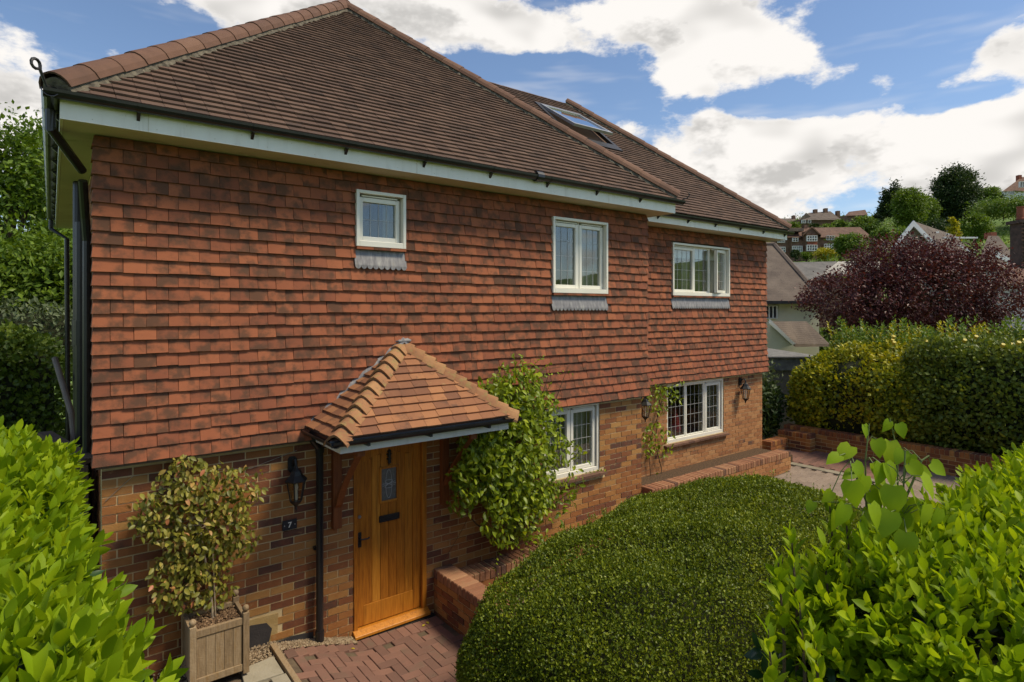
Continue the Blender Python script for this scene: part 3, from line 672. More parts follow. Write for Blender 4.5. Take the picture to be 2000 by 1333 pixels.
w5 = window(W5, RY + .06, [(1.05, 4, 5, False, 0), (1.05, 4, 5, False, 0), (.95, 3, 4, True, 0)], .04, 'three-light ground floor window between two lanterns', .05, [(9.95, 10.37)])
def apron(W_, zb, yb, par):
    """red sill tiles and a lead apron with scalloped foot"""
    x0, x1, z0, z1 = W_
    n = max(3, round((x1 - x0) / .26)); 
    for k in range(n):
        m = MB(); a, b = x0 + (x1 - x0) * k / n, x0 + (x1 - x0) * (k + 1) / n; m.box(a + .002, b - .002, yb - .075, yb + .03, z0 - .03, z0 - .004); m.build('sill_tile', TILE, par)
    m = MB(); ns_ = max(6, round((x1 - x0) / .066)); xa, xb = x0 - .012, x1 + .012; poly = []
    yt, yl = yb - .022, yb - .060
    for k in range(ns_):
        for j in range(7):
            a = PI + PI * j / 6; poly.append((xa + (xb - xa) * (k + .5 + .5 * math.cos(a)) / ns_, zb - .002 + .038 * math.sin(a)))
    top = z0 - .031
    N = len(poly); rows = [[(x, yt, top) for x, z in poly], [(x, yl, zb + .002) for x, z in poly], [(x, yl - .002, z) for x, z in poly]]
    vs = [p for r_ in rows for p in r_]
    m.add(vs, [(j * N + k, (j + 1) * N + k, (j + 1) * N + k + 1, j * N + k + 1) for j in range(2) for k in range(N - 1)]); m.add([(x, y + .004, z) for x, y, z in vs], [(j * N + k, j * N + k + 1, (j + 1) * N + k + 1, (j + 1) * N + k) for j in range(2) for k in range(N - 1)])
    m.build('lead_apron', LEAD, par)
apron(W1, 3.875, BY, w1); apron(W2, 3.435, BY, w2); apron(W3, 3.465, RY + BY, w3)
for W_, y, par in ((W4, 0, w4), (W5, RY, w5)):
    n = int((W_[1] - W_[0] + .19) / .15)
    for k in range(n):
        m = MB(); a = W_[0] - .095 + k * (W_[1] - W_[0] + .19) / n; b = a + (W_[1] - W_[0] + .19) / n - .004
        m.hexa([(xx, yy, zz) for zz, dz in ((W_[2] - .055, 0), (W_[2] - .003, 1)) for yy in (y - .075, y + .06) for xx in (a, b)]); 
        m.v = [(vx, vy, vz - (.018 if vy < y - .05 and vz > W_[2] - .01 else 0)) for vx, vy, vz in m.v]; m.build('sill_tile', HIPT, par)

# door -------------------------------------------------------------------------
dx0, dx1, dz0, dz1 = DOOR
m = MB(); m.box(dx0, dx0 + .045, -.02, .11, dz0, dz1); m.box(dx1 - .055, dx1, -.02, .11, dz0, dz1); m.box(dx0 + .045, dx1 - .055, -.02, .11, dz1 - .06, dz1)
fr = m.build('door_frame', OAK, house, bevel=.006)
m = MB(); m.prism([(dx0 - .012, -.02, dz0 + .0), (dx0 - .012, -.085, dz0 + .0), (dx0 - .012, -.085, dz0 + .03), (dx0 - .012, -.02, dz0 + .065), (dx0 - .012, .1, dz0 + .065), (dx0 - .012, .1, dz0)], (dx1 - dx0 + .024, 0, 0)); m.v = [(x, y - .001, z) for x, y, z in m.v]
m.build('threshold', OAK, house, bevel=.004)
lx0, lx1, lz0, lz1 = dx0 + .047, dx1 - .057, .045, dz1 - .063
m = MB(); m.box(lx0, lx1, .045, .075, lz0, lz1); door = m.build('door', OAK, house)
ax0, ax1, azs, azt = 2.641, 3.229, 1.785, 1.855      # field of planks under an arched head
def arch(x): t = (x - (ax0 + ax1) / 2) / ((ax1 - ax0) / 2); return azs + (azt - azs) * (1 - t * t)
m = MB(); m.box(lx0 + .001, ax0, .018, .045, lz0, lz1); m.build('stile', OAK, door, bevel=.003)
m = MB(); m.box(ax1, lx1 - .001, .018, .045, lz0, lz1); m.build('stile', OAK, door, bevel=.003)
m = MB(); m.box(ax0 + .001, ax1 - .001, .018, .045, lz0, .257); m.build('bottom_rail', OAK, door, bevel=.003)
m = MB(); n = 14
for k in range(n):
    a, b = ax0 + .001 + (ax1 - ax0 - .002) * k / n, ax0 + .001 + (ax1 - ax0 - .002) * (k + 1) / n
    m.hexa([(a, .018, arch(a)), (b, .018, arch(b)), (a, .045, arch(a)), (b, .045, arch(b)), (a, .018, lz1), (b, .018, lz1), (a, .045, lz1), (b, .045, lz1)])
m.build('arched_head_rail', OAK, door)
gx0, gx1, gz0, gz1 = 2.845, 3.03, 1.325, 1.675
for k in range(6):
    a, b = ax0 + (ax1 - ax0) * k / 6 + .002, ax0 + (ax1 - ax0) * (k + 1) / 6 - .002; m = MB()
    segs = [(.259, arch((a + b) / 2) - .002)]
    if a < gx1 - .02 and b > gx0 + .02: segs = [(.259, gz0 - .02), (gz1 + .02, arch((a + b) / 2) - .002)]
    for z_0, z_1 in segs:
        m.box(a, b, .027, .044, z_0, z_1)
    m.build('plank', OAK, door, bevel=.002)
m = MB(); ring(m, gx0 - .022, gx1 + .022, gz0 - .022, gz1 + .022, .024, .014, .046); m.build('glazing_bead', OAK, door, bevel=.003)
m = MB(); m.box(gx0, gx1, .034, .038, gz0, gz1); m.build('pane', pm('textured_glass', [(.3, (.10, .10, .09)), (.7, (.19, .19, .17))], .15, 0, 30, bump=(140, .6), spec=.6), door)
m = MB(); gc = Vector(((gx0 + gx1) / 2, .031, (gz0 + gz1) / 2))
el_ = lambda rx, rz, oz=0: [gc + Vector((rx * math.cos(a), 0, rz * math.sin(a) + oz)) for a in np.linspace(0, 2 * PI, 25)]
m.tube(el_(.036, .155), .003, 5, False); m.tube([gc + Vector((.045 * math.sin(2 * a), 0, .045 * math.sin(a))) for a in np.linspace(0, 2 * PI, 25)], .0028, 5, False)
for s in (-1, 1):
    m.tube([gc + Vector((-.075, 0, .02 * s)), gc + Vector((0, 0, -.0)), gc + Vector((.075, 0, .02 * s))], .0026, 5); m.tube([gc + Vector((-.088 * s, 0, 0)), gc + Vector((-.05 * s, 0, 0))], .0026, 5)
m.build('leading', CAME, door)
m = MB(); ring(m, 2.818, 3.058, 1.10, 1.168, .012, .008, .027); m.box(2.83, 3.046, .012, .027, 1.112, 1.156); m.build('letter_plate', IRON, door, bevel=.002)
m = MB(); m.box(2.566, 2.612, .01, .0185, .89, 1.047); m.tube([(2.589, .012, .985), (2.589, -.03, .985), (2.62, -.035, .982), (2.665, -.034, .98), (2.685, -.034, .992)], .008, 6); m.lathe((2.589, .008, .93), [(.008, 0), (.008, .014)], 8); m.build('handle', IRON, door)
m = MB(); m.tube([(2.591, .018, 1.213), (2.591, .006, 1.213)], .017, 12); m.build('lock', STEEL, door, smooth=False)
m = MB(); kc = Vector((2.934, .012, 1.80)); m.tube([kc + Vector((0, .01, .085)), kc + Vector((0, -.005, .06)), kc + Vector((0, -.008, 0)), kc + Vector((0, -.005, -.06)), kc + Vector((0, .01, -.085))], [.006, .018, .012, .022, .004], 8)
for s in (-1, 1):
    for zz, r in ((.055, .016), (.02, .02), (-.03, .019), (.0, .012)): m.tube([kc + Vector((0, .004, zz)), kc + Vector((s * r * 1.4, .004, zz + .012))], [.011, .009], 6)
m.build('knocker', IRON, door)

# porch canopy -------------------------------------------------------------------
PX0, PX1, PY, PZ = 2.0, 4.04, -.84, 2.24; PA = Vector((3.06, -.03, 3.03))
pa, pb = Vector((PX0, PY, PZ)), Vector((PX1, PY, PZ)); wa, wb_ = Vector((PX0, -.03, PZ)), Vector((PX1, -.03, PZ))
m = MB(); m.add([pa, pb, PA, wa, wb_], [(0, 1, 2), (3, 0, 2), (1, 4, 2), (0, 3, 4, 1)]); porch = m.build('porch_canopy', RTILE, house); porch['label'] = 'hipped porch roof of mossy clay tiles above the door'
VFp = Vector((0, PA.y - PY, PA.z - PZ)); hp = VFp.length; VFp.normalize(); NFp = UX.cross(VFp)
fr_ = lambda v: [((PA.x - PX0) * v / hp + .06, (PX1 - PX0) - (PX1 - PA.x) * v / hp - .06)]
pt = slope(pa, UX, VFp, NFp, fr_, hp - .05, .098, .165, .004)
UL = Vector((0, -1, 0)); VL = Vector((PA.x - PX0, 0, PA.z - PZ)); hl = VL.length; VL.normalize(); NL = UL.cross(VL)
pt += slope(wa, UL, VL, NL, lambda v: [(.0, (PA.y - PY) * (1 - v / hl) - .05)], hl - .1, .11, .165, .004)
UR = Vector((0, 1, 0)); VR = Vector((PA.x - PX1, 0, PA.z - PZ)); hr = VR.length; VR.normalize(); NR = UR.cross(VR)
pt += slope(pb, UR, VR, NR, lambda v: [((PA.y - PY) * v / hr + .05, (PA.y - PY))], hr - .1, .11, .165, .004)
emit(pt, 999, 'porch_tile', 'porch_tile', porch, PTILE)
def bonnets(a, b, n):
    """upturned bonnet hip tiles, each overlapping the one below"""
    a, b = Vector(a), Vector(b); t = (b - a).normalized(); side = t.cross(UP).normalized(); up = side.cross(t)
    def fn(m):
        L = .21; vs = []; N = 9
        for j, (y, w_, h_) in enumerate(((0, .118, .024), (.08, .11, .014), (L, .085, 0.))):
            for th in (0, -.026):
                for k in range(N):
                    s = k / (N - 1) * 2 - 1; vs.append((s * w_, y - .03 * abs(s) * (j == 0), h_ + .062 * (math.cos(s * 1.5)) - .055 + th - .03 * abs(s) ** 2))
        fs = []
        for j in range(2):
            o0, o1 = j * 2 * N, (j + 1) * 2 * N
            for k in range(N - 1): fs += [(o0 + k, o0 + k + 1, o1 + k + 1, o1 + k), (o0 + N + k, o1 + N + k, o1 + N + k + 1, o0 + N + k + 1)]
        for k in range(N - 1): fs += [(k, N + k, N + k + 1, k + 1)]
        fs += [(0, 2 * N, 3 * N, N), (N - 1, 2 * N - 1, 4 * N - 1 - 0, 3 * N - 1)]
        m.add(vs, fs)
    key = tpl('bonnet', fn); ps = []
    for i in range(n):
        p = a + (b - a) * (i / n); tl = (t - up * -.10).normalized(); ul = side.cross(tl) * 1
        ps.append((key, MAT4(p + up * (.042 + jit(.004)), side, (t - up * .10).normalized(), (up + t * .10).normalized()), i))
    emit(ps, 99, 'bonnet_tile', 'bonnet_tile', porch, BONNET)
bonnets(pa + Vector((.01, .01, 0)), PA, 11); bonnets(pb + Vector((-.01, .01, 0)), PA, 11)
m = MB()
for e in (wa, wb_):
    s = -1 if e is wa else 1; k = 14
    for i in range(k):
        p, q = e + (PA - e) * (i / k), e + (PA - e) * ((i + 1) / k); h0, h1 = .045 + jit(.006), .045 + jit(.006)
        m.hexa([p + Vector((0, -.075, .02)), q + Vector((0, -.075, .02)), p + Vector((0, -.03, .02)), q + Vector((0, -.03, .02)), p + Vector((0, -.07, h0 + .0)), q + Vector((0, -.07, h1 + .0)), p + Vector((0, -.045, h0 + .035)), q + Vector((0, -.045, h1 + .035))])
m.build('lead_flashing', LEAD, porch)
m = MB(); m.prism([PA + Vector((-.07, -.075, .03)), PA + Vector((.07, -.075, .03)), PA + Vector((.10, -.045, .035)), PA + Vector((.05, -.045, .055)), PA + Vector((-.05, -.045, .055)), PA + Vector((-.10, -.045, .03))], (0, 0, .012)); m.build('lead_flashing', LEAD, porch)
m = MB(); fz0, fz1 = PZ - .135, PZ - .01; m.box(PX0 + .07, PX1 - .07, PY + .06, PY + .08, fz0, fz1); m.box(PX0 + .07, PX0 + .09, PY + .081, -.06, fz0, fz1); m.box(PX1 - .09, PX1 - .07, PY + .081, -.06, fz0, fz1)
m.build('fascia', WHITE, porch)
m = MB(); m.box(PX0 + .091, PX1 - .091, PY + .081, -.06, fz0 + .01, fz0 + .02); m.build('soffit', SOFFIT, porch)
m = MB(); trough(m, (PX0 - .04, PY + .035, PZ + .0), (PX1 + .02, PY + .035, PZ + .0), (0, -1, 0), .053); trough(m, (PX0 + .04, PY - .06, PZ - .002), (PX0 + .04, -.1, PZ - .002), (-1, 0, 0), .053)
pg = m.build('gutter', BLACK, porch)
m = MB()
for x in (2.3, 2.95, 3.65):
    m.hexa([(x + sx_, yy, zz) for zz in (PZ - .075, PZ - .03) for yy in (PY - .045, PY + .06) for sx_ in (-.012, .012)])
    m.build('gutter_bracket', BLACK, porch); m = MB()
for bx in (2.32, 3.60):
    m = MB(); m.box(bx - .045, bx + .045, -.075, -.009, 1.17, 2.11)
    m.v = [(x, y, z) for x, y, z in m.v]; m.box(bx - .04, bx + .04, -.66, -.076, 2.02, 2.10)
    p0_, p1_ = Vector((bx, -.09, 1.40)), Vector((bx, -.60, 2.01)); k = 10; vs = []
    for i in range(k + 1):
        t = i / k; c_ = p0_.lerp(p1_, t) + Vector((0, .10, -.06)) * math.sin(t * PI) * -1 * -1; w2_ = .045 + .02 * math.sin(t * PI)
        for sx_ in (-.035, .035):
            for s_ in (-1, 1): vs.append(c_ + Vector((sx_, s_ * w2_ * .77, s_ * w2_ * -.64)))
    m.add(vs, [f for i in range(k) for f in ((4 * i, 4 * i + 1, 4 * i + 5, 4 * i + 4), (4 * i + 2, 4 * i + 6, 4 * i + 7, 4 * i + 3), (4 * i, 4 * i + 4, 4 * i + 6, 4 * i + 2), (4 * i + 1, 4 * i + 3, 4 * i + 7, 4 * i + 5))] + [(0, 2, 3, 1), (4 * k, 4 * k + 1, 4 * k + 3, 4 * k + 2)])
    m.build('bracket', BRACKET, porch, bevel=.005)
# porch downpipe
m = MB(); m.tube([(2.05, -.11, PZ - .03), (2.05, -.11, PZ - .12), (2.12, -.085, PZ - .21), (2.13, -.085, PZ - .3), (2.13, -.085, .12)], .036, 12); m.tube([(2.13, -.085, .1), (2.13, -.085, .2)], .043, 12)
m.tube([(2.13, -.085, 1.98), (2.13, -.085, 2.04)], .043, 12); m.box(2.085, 2.175, -.05, -.008, 1.0, 1.03)
m.build('downpipe', BLACK, house)

# pipes on the left flank ------------------------------------------------------
m = MB(); m.tube([(EX0 - .055, -.12, GZ - .06), (EX0 - .055, -.12, GZ - .2), (HX0 - .12, -.02 + .35, GZ - .42)], .036, 10); m.tube([(HX0 - .115, .36, GZ - .5), (HX0 - .09, .55, GZ - .8), (HX0 - .075, .6, GZ - 1.0), (HX0 - .075, .6, .1)], .036, 10); m.build('downpipe', BLACK, house)
m = MB(); m.tube([(HX0 - .085, 2.3, ZE + .0), (HX0 - .085, 2.3, .2)], .058, 12); m.tube([(HX0 - .085, 2.3, 3.0), (HX0 - .085, 2.3, 3.3)], .068, 12); m.build('soil_pipe', BLACK, house)
m = MB(); m.tube([(HX0 - .09, 1.45, ZE - .55), (HX0 - .09, 1.45, .2)], .055, 12); m.tube([(HX0 - .09, 1.45, 3.05), (HX0 - .09, 1.45, 3.3)], .065, 12); m.build('soil_pipe', BLACK, house)
m = MB(); m.tube([(EX0 - .055, BACK + .1, GZ - .06), (EX0 - .055, BACK + .1, GZ - .22), (HX0 - .12, BACK - .2, GZ - .4), (HX0 - .1, BACK - .2, .2)], .036, 10); m.build('downpipe', BLACK, house)
m = MB(); m.tube([(HX0 - .30, 2.6, 2.85), (HX0 - .16, 1.9, 2.3), (HX0 - .13, 1.75, 1.9)], .03, 10); m.build('waste_pipe', pm('grey_plastic', [(.3, (.14, .11, .08)), (.7, (.2, .16, .12))], .5, 0, 5, bump=None), house)

# lanterns, number plate ----------------------------------------------------------
def lantern(x, y, z, label, s=1.0):
    r = empty('wall_lantern', (x, y, z), label, 'lantern', 'black wall lanterns on the house front')
    m = MB(); m.prism([(x + .042 * s * cx_, y - .002, z + .14 * s + .075 * s * cz_) for cx_, cz_ in ((-1, -.7), (-.6, -1), (.6, -1), (1, -.7), (1, .7), (.6, 1), (-.6, 1), (-1, .7))], (0, -.022, 0)); m.build('back_plate', IRON, r)
    c = Vector((x, y - .13 * s, z))
    m = MB(); m.tube([(x, y - .02, z + .12 * s), (x, y - .06 * s, z + .19 * s), (x, y - .11 * s, z + .20 * s), (x, y - .13 * s, z + .16 * s), (x, y - .13 * s, z + .12 * s)], .012 * s, 8); m.build('arm', IRON, r)
    m = MB(); m.lathe(c, [(.105 * s, 0), (.108 * s, .012 * s), (.06 * s, .06 * s), (.045 * s, .10 * s), (.02 * s, .12 * s), (.012 * s, .15 * s)], 6); m.build('cap', IRON, r)
    m = MB()
    for k in range(6):
        a = 2 * PI * k / 6; m.tube([c + Vector((.088 * s * math.cos(a), .088 * s * math.sin(a), -.001)), c + Vector((.055 * s * math.cos(a), .055 * s * math.sin(a), -.185 * s))], .006 * s, 5)
    m.build('cage', IRON, r)
    m = MB(); m.lathe(c, [(.05 * s, -.183 * s), (.082 * s, -.002)], 6); m.build('pane', LGLASS, r)
    m = MB(); m.lathe(c, [(.004 * s, -.285 * s), (.012 * s, -.265 * s), (.008 * s, -.25 * s), (.03 * s, -.225 * s), (.055 * s, -.2 * s), (.062 * s, -.185 * s)], 6); m.build('base', IRON, r)
    m = MB(); m.lathe(c, [(.014 * s, -.18 * s), (.014 * s, -.09 * s), (.02 * s, -.06 * s), (.01 * s, -.02 * s)], 8); m.build('bulb', pm('bulb_white', [(.3, (.7, .68, .6)), (.7, (.75, .72, .65))], .3, 0, 3, bump=None), r)
lantern(1.88, -.008, 1.75, 'black wall lantern left of the front door above the house number')
lantern(7.93, RY - .008, 1.80, 'black wall lantern half covered by the small climber')
lantern(10.95, RY - .008, 1.83, 'black wall lantern on pale brick right of the three-light window')
npl = empty('number_plate', (1.855, -.01, 1.295), 'small dark slate house number plate reading 7 below the lantern', 'sign')
m = MB(); m.box(1.785, 1.925, -.022, -.009, 1.25, 1.345); m.build('plate', pm('slate', [(.3, (.018, .018, .02)), (.7, (.03, .03, .034))], .6, 0, 12, bump=None), npl, bevel=.002)
fc = bpy.data.curves.new('numeral', 'FONT'); fc.body = '7'; fc.size = .075; fc.extrude = .001; fc.align_x = 'CENTER'; fc.align_y = 'CENTER'; fc.offset = .0012; fc.materials.append(WFRAME)
fo = bpy.data.objects.new('numeral', fc); COL.objects.link(fo); bpy.context.view_layer.update(); nm = bpy.data.meshes.new_from_object(fo.evaluated_get(bpy.context.evaluated_depsgraph_get())); bpy.data.objects.remove(fo)
fo = link(bpy.data.objects.new('numeral', nm), npl); fo.location = (0, -.0135, .002); fo.rotation_euler = (PI / 2, 0, 0)
m = MB()
for x in (1.805, 1.905): m.tube([(x, -.021, 1.297), (x, -.0235, 1.297)], .004, 8)
m.build('stud', WFRAME, npl)
m = MB(); c = Vector((9.33, RY + .32, 1.12)); m.lathe(c, [(.10, 0), (.11, .05), (.06, .28), (.02, .36), (.03, .4)], 12); tag(m.build('red_ornament', REDM), 'small red ornament standing inside the three-light ground floor window', 'ornament')

# ------------------------------------------------------------------ paving in front of the door
def pzf(x): return float(np.interp(x, [.3, 1.70, 2.1, 2.5, 3.5], [.21, .17, .085, -.035, -.06]))
fc_ = MB(); xsx = [1.70, 1.9, 2.1, 2.3, 2.5, 3.0, 3.477]
fc_.add([(x, y, pzf(x) - .012) for x in xsx for y in (-4.2, -.005)], [(2 * i, 2 * i + 2, 2 * i + 3, 2 * i + 1) for i in range(len(xsx) - 1)])
fco = fc_.build('forecourt_pavement', JOINT); fco['kind'] = 'structure'
def paver(L, W_): return tpl(('p', L, W_), lambda m: m.add([(sx_ * (L / 2 - b), sy_ * (W_ / 2 - b), z) for z, b in ((-.04, 0), (-.004, 0), (0, .004)) for sy_ in (-1, 1) for sx_ in (-1, 1)],
        [(0, 1, 5, 4), (1, 3, 7, 5), (3, 2, 6, 7), (2, 0, 4, 6), (4, 5, 9, 8), (5, 7, 11, 9), (7, 6, 10, 11), (6, 4, 8, 10), (8, 9, 11, 10)]))
pk = paver(.196, .096); pv = []
def lay(x, y, along):
    if not (1.72 + .06 < x < 3.47 - .05 and -4.1 < y < -.30): return
    g_ = (pzf(x + .05) - pzf(x - .05)) / .1; ux = Vector((1, 0, g_)).normalized(); n_ = Vector((-g_, 0, 1)).normalized(); a = jit(.02)
    if along: X_, Y_ = ux, Vector((0, 1, 0))
    else: X_, Y_ = Vector((0, 1, 0)), -ux
    pv.append((pk, MAT4(Vector((x, y, pzf(x) + .004 + jit(.0025))), (X_ + Y_ * a).normalized(), (Y_ - X_ * a).normalized(), (n_ + Vector((jit(.012), jit(.012), 0))).normalized()), -y))
for a in range(-60, 60):
    for b in range(-40, 40):
        ox = 1.0 + .1 * a + .2 * b * 1; oy = -4.2 + .1 * a - .2 * b * 1
        if -5 < oy < 1 and 0 < ox < 5:
            lay(ox + .1, oy + .05, True); lay(ox + .05 + .0, oy + .2, False)
seen = {}; pv2 = []
for p in pv:
    k = (round(p[1].translation.x, 2), round(p[1].translation.y, 2))
    if k not in seen: seen[k] = 1; pv2.append(p)
emit(pv2, 300, 'paver', 'paver_rows', fco, PAVE)
pv = [(pk, MAT4(Vector((x, -.20, pzf(x) + .006 + jit(.002))), Vector((0, 1, jit(.01))), Vector((-1, 0, 0)), Vector((0, 0, 1))), 0) for x in np.arange(1.80, 3.44, .1)]
emit(pv, 99, 'edge_paver', 'edge_paver', fco, PAVE)
m = MB(); m.box(dx0 - .02, 3.45, -.098, -.02, -.08, -.045); m.build('drain_channel', pm('drain_black', [(.3, (.01, .01, .01)), (.7, (.03, .028, .025))], .8, 0, 20, bump=(60, .6)), fco)
# gravel margin along the wall foot
def pebbles(name, n, fn, parent, size=(.006, .013)):
    V = []; Fs = []; oct_ = np.array([(1, 0, 0), (-1, 0, 0), (0, 1, 0), (0, -1, 0), (0, 0, .7), (0, 0, -.7)]); of = np.array([(0, 2, 4), (2, 1, 4), (1, 3, 4), (3, 0, 4), (2, 0, 5), (1, 2, 5), (3, 1, 5), (0, 3, 5)])
    for i in range(n):
        p = fn(); s = random.uniform(*size); a = random.random() * 6.3; R = np.array([[math.cos(a), -math.sin(a), 0], [math.sin(a), math.cos(a), 0], [0, 0, 1]])
        V.append((oct_ * s * np.array([1, random.uniform(.6, 1), 1])) @ R.T + np.array(p)); Fs.append(of + 6 * i)
    o = fast_mesh(name, np.concatenate(V), [(3, np.concatenate(Fs))], GRAVEL, parent); o['kind'] = 'stuff'; return o
def gp():
    x = random.uniform(1.3, 2.5); y = random.uniform(-.16, -.01) if x > 1.72 else random.uniform(-.3 - .1 * random.random(), -.01)
    return (x, y, pzf(x) + (.01 if x > 1.72 else .03) + random.random() * .012)
g = pebbles('gravel', 2600, gp, None); tag(g, 'loose pale gravel along the foot of the wall', 'gravel')
g2 = pebbles('gravel', 1500, lambda: (random.uniform(.32, .95), random.uniform(-.6, -.01), .245 + random.random() * .012), None); tag(g2, 'bark and gravel under the wooden planter', 'gravel')
# terrace of stone slabs left of the board
m = MB(); m.box(-.2, 1.64, -3.2, -.005, -.2, .195); ter = m.build('terrace', JOINT); ter['kind'] = 'structure'
def slab(pts, z=.225):
    m = MB(); m.prism([(x, y, z - .035) for x, y in pts], (0, 0, .035 + jit(.004))); m.build('slab', STONE, ter, bevel=.006)
slab([(1.33, -.34), (1.62, -.30), (1.62, -.62), (1.30, -.60)]); slab([(.9, -.62), (1.28, -.62), (1.28, -1.05), (.88, -1.08)]); slab([(1.30, -.62), (1.48, -.64), (1.49, -.98), (1.30, -1.0)]); slab([(1.50, -.64), (1.63, -.64), (1.63, -1.3), (1.51, -1.3)])
slab([(.3, -.62), (.87, -.62), (.86, -1.1), (.3, -1.1)]); slab([(1.0, -1.1), (1.49, -1.02), (1.49, -1.6), (1.0, -1.6)]); slab([(.3, -1.12), (.98, -1.12), (.98, -1.7), (.3, -1.7)])
m = MB(); m.box(1.64, 1.69, -2.6, -.12, .05, .245); tag(m.build('edging_board', PLANTER, None, bevel=.004), 'weathered timber board edging the paving beside the planter', 'edging board')
# driveway
def dzf(x): return float(np.interp(x, [3.7, 5.5, 7.2, 9, 11, 13.2], [0., .10, .24, .33, .38, .44]))
dr = MB(); xsx = [3.9, 5, 6, 7, 8, 9, 10, 11, 12, 13.1]
dr.add([(x, y, dzf(x) - .012) for x in xsx for y in (-4.4, .9)], [(2 * i, 2 * i + 2, 2 * i + 3, 2 * i + 1) for i in range(len(xsx) - 1)])
dro = dr.build('driveway', JOINT); dro['kind'] = 'structure'
pv = []; pr = []
for j, y in enumerate(np.arange(-4.3, .6, .1)):
    for x in np.arange(6.8 + (.1 if j % 2 else 0), 12.85, .2):
        if y > -.46 and x < 8.0 or y > -.22 and x < 11.1 or (y > .6): continue
        if 11.38 < x < 11.62 and y > -1.8: continue
        M = MAT4(Vector((x, y, dzf(x) + .004 + jit(.002))), Vector((1, 0, .05)).normalized(), Vector((0, 1, 0)), Vector((-.05, 0, 1)).normalized())
        (pr if x > 11.5 and y > -1.6 else pv).append((pk, M, proj(M.translation)[2] + (60 if abs(proj(M.translation)[0] - 1530) > 110 else 0)))
emit(pv, 300, 'paver', 'paver_rows', dro, PAVEG); emit(pr, 0, 'paver', 'red_paver_rows', dro, PAVE)
for k in range(4):
    m = MB(); m.box(11.41, 11.59, -1.75 + k * .55, -1.21 + k * .55, dzf(11.5) - .02, dzf(11.5) + .012); m.build('edging_strip', STONE, dro, bevel=.004)

# low brick walls -------------------------------------------------------------------
def lowwall(label, x0, x1, y0, y1, z0, z1, cap_along, mat=BRICK, capmat=None, name='low_wall', faces='fl'):
    """brick wall with a brick-on-edge coping; cap_along 'x' or 'y' is the run"""
    r = empty(name, (x0, y0, z0), label, 'wall', 'low brick garden walls')
    m = MB(); m.box(x0 + .008, x1 - .008, y0 + .008, y1 - .008, z0, z1 - .01); core = m.build('core', MORTAR, r)
    ps = []; zc = z1 - .105
    if zc - z0 > .06:
        zb = zc - .075 * int((zc - z0) / .075 + .999)
        for (a, b, fixed, ax) in ((x0, x1, y0, 'f'), (y0, y1, x0, 'l'), (y0, y1, x1, 'r')):
            if ax == 'f': pl = lambda u, z, c=fixed: MAT4((u, c + .05 + jit(.002), z), (1, 0, jit(.006)), (0, 1, 0), (0, 0, 1))
            elif ax == 'l': pl = lambda u, z, c=fixed: MAT4((c + .05 + jit(.002), u, z), (0, 1, 0), (-1, 0, 0), (0, 0, 1))
            else: pl = lambda u, z, c=fixed: MAT4((c - .05 + jit(.002), u, z), (0, 1, 0), (-1, 0, 0), (0, 0, 1))
            ps += course_bricks(a if ax == 'f' else a + .101, b, zb + .005, zc, [], pl, lambda u, z: 0)
        emit(ps, 300, 'brick', 'brick_courses', r, mat)
    cw = (y1 - y0) if cap_along == 'x' else (x1 - x0); cp = []
    key = tpl(('cap', round(cw, 3)), lambda m: m.add([(sx_ * (.0325 - b), sy_ * (cw / 2 + .006 - b), z) for z, b in ((-.10, 0), (-.008, 0), (0, .006)) for sy_ in (-1, 1) for sx_ in (-1, 1)],
        [(0, 2, 3, 1), (0, 1, 5, 4), (1, 3, 7, 5), (3, 2, 6, 7), (2, 0, 4, 6), (4, 5, 9, 8), (5, 7, 11, 9), (7, 6, 10, 11), (6, 4, 8, 10), (8, 9, 11, 10)]))
    a, b = (x0, x1) if cap_along == 'x' else (y0, y1); n = int((b - a) / .075); st = (b - a) / n
    for i in range(n):
        u = a + st * (i + .5)
        if cap_along == 'x': M = MAT4((u, (y0 + y1) / 2 + jit(.003), z1 + jit(.003)), (1, jit(.02), 0), (0, 1, 0), (0, jit(.01), 1))
        else: M = MAT4(((x0 + x1) / 2 + jit(.003), u, z1 + jit(.003)), (0, 1, 0), (-1, jit(.02), 0), (0, jit(.01), 1))
        cp.append((key, M, i))
    emit(cp, 300, 'coping_brick', 'coping_bricks', r, capmat or mat); return r
CAPB = pm('coping_brick_red', [(0, (.09, .06, .05)), (.16, (.13, .07, .05)), (.24, (.25, .11, .06)), (.6, (.32, .15, .08)), (1, (.38, .21, .115))], .88, .75, 14, patch=((.30, .23, .12), 12, .56, .75, .5), bump=(90, .5))
lowwall('low red brick wall running out from the house beside the front door', 3.48, 3.70, -2.2, -.01, -.15, .445, 'y', BRICK, CAPB)
lowwall('low brick ledge along the house wall under the leafy climber', 3.705, 6.62, -.27, -.01, -.1, .36, 'x', BRICK, CAPB)
lowwall('short stepped brick wall in front of the recessed corner', 6.63, 8.05, -.43, -.205, .05, .60, 'x', BRICK, CAPB)
lowwall('long low brick wall in front of the pale brick wing', 7.08, 11.1, -.2, .02, .2, .735, 'x', BRICKW, CAPB)
m = MB(); m.box(7.08, 11.6, .025, RY - .008, .1, .55); so_ = m.build('planting_bed', SOIL); so_['kind'] = 'structure'
lowwall('lowest short step of the dark boundary wall by the wing corner', 11.85, 12.55, .62, .84, .2, .66, 'x', BRICK, BRICK)
lowwall('middle step of the dark boundary wall beyond the driveway', 12.56, 12.80, .15, .85, .2, .80, 'y', BRICK, BRICK)
lowwall('long dark brick wall edging the driveway below the hedge', 12.81, 13.04, -3.2, .86, .2, .88, 'y', BRICK, BRICK)
lowwall('raised far end of the dark driveway wall beside the bright hedge', 12.80, 13.05, -5.2, -3.21, .2, .98, 'y', BRICK, BRICK)

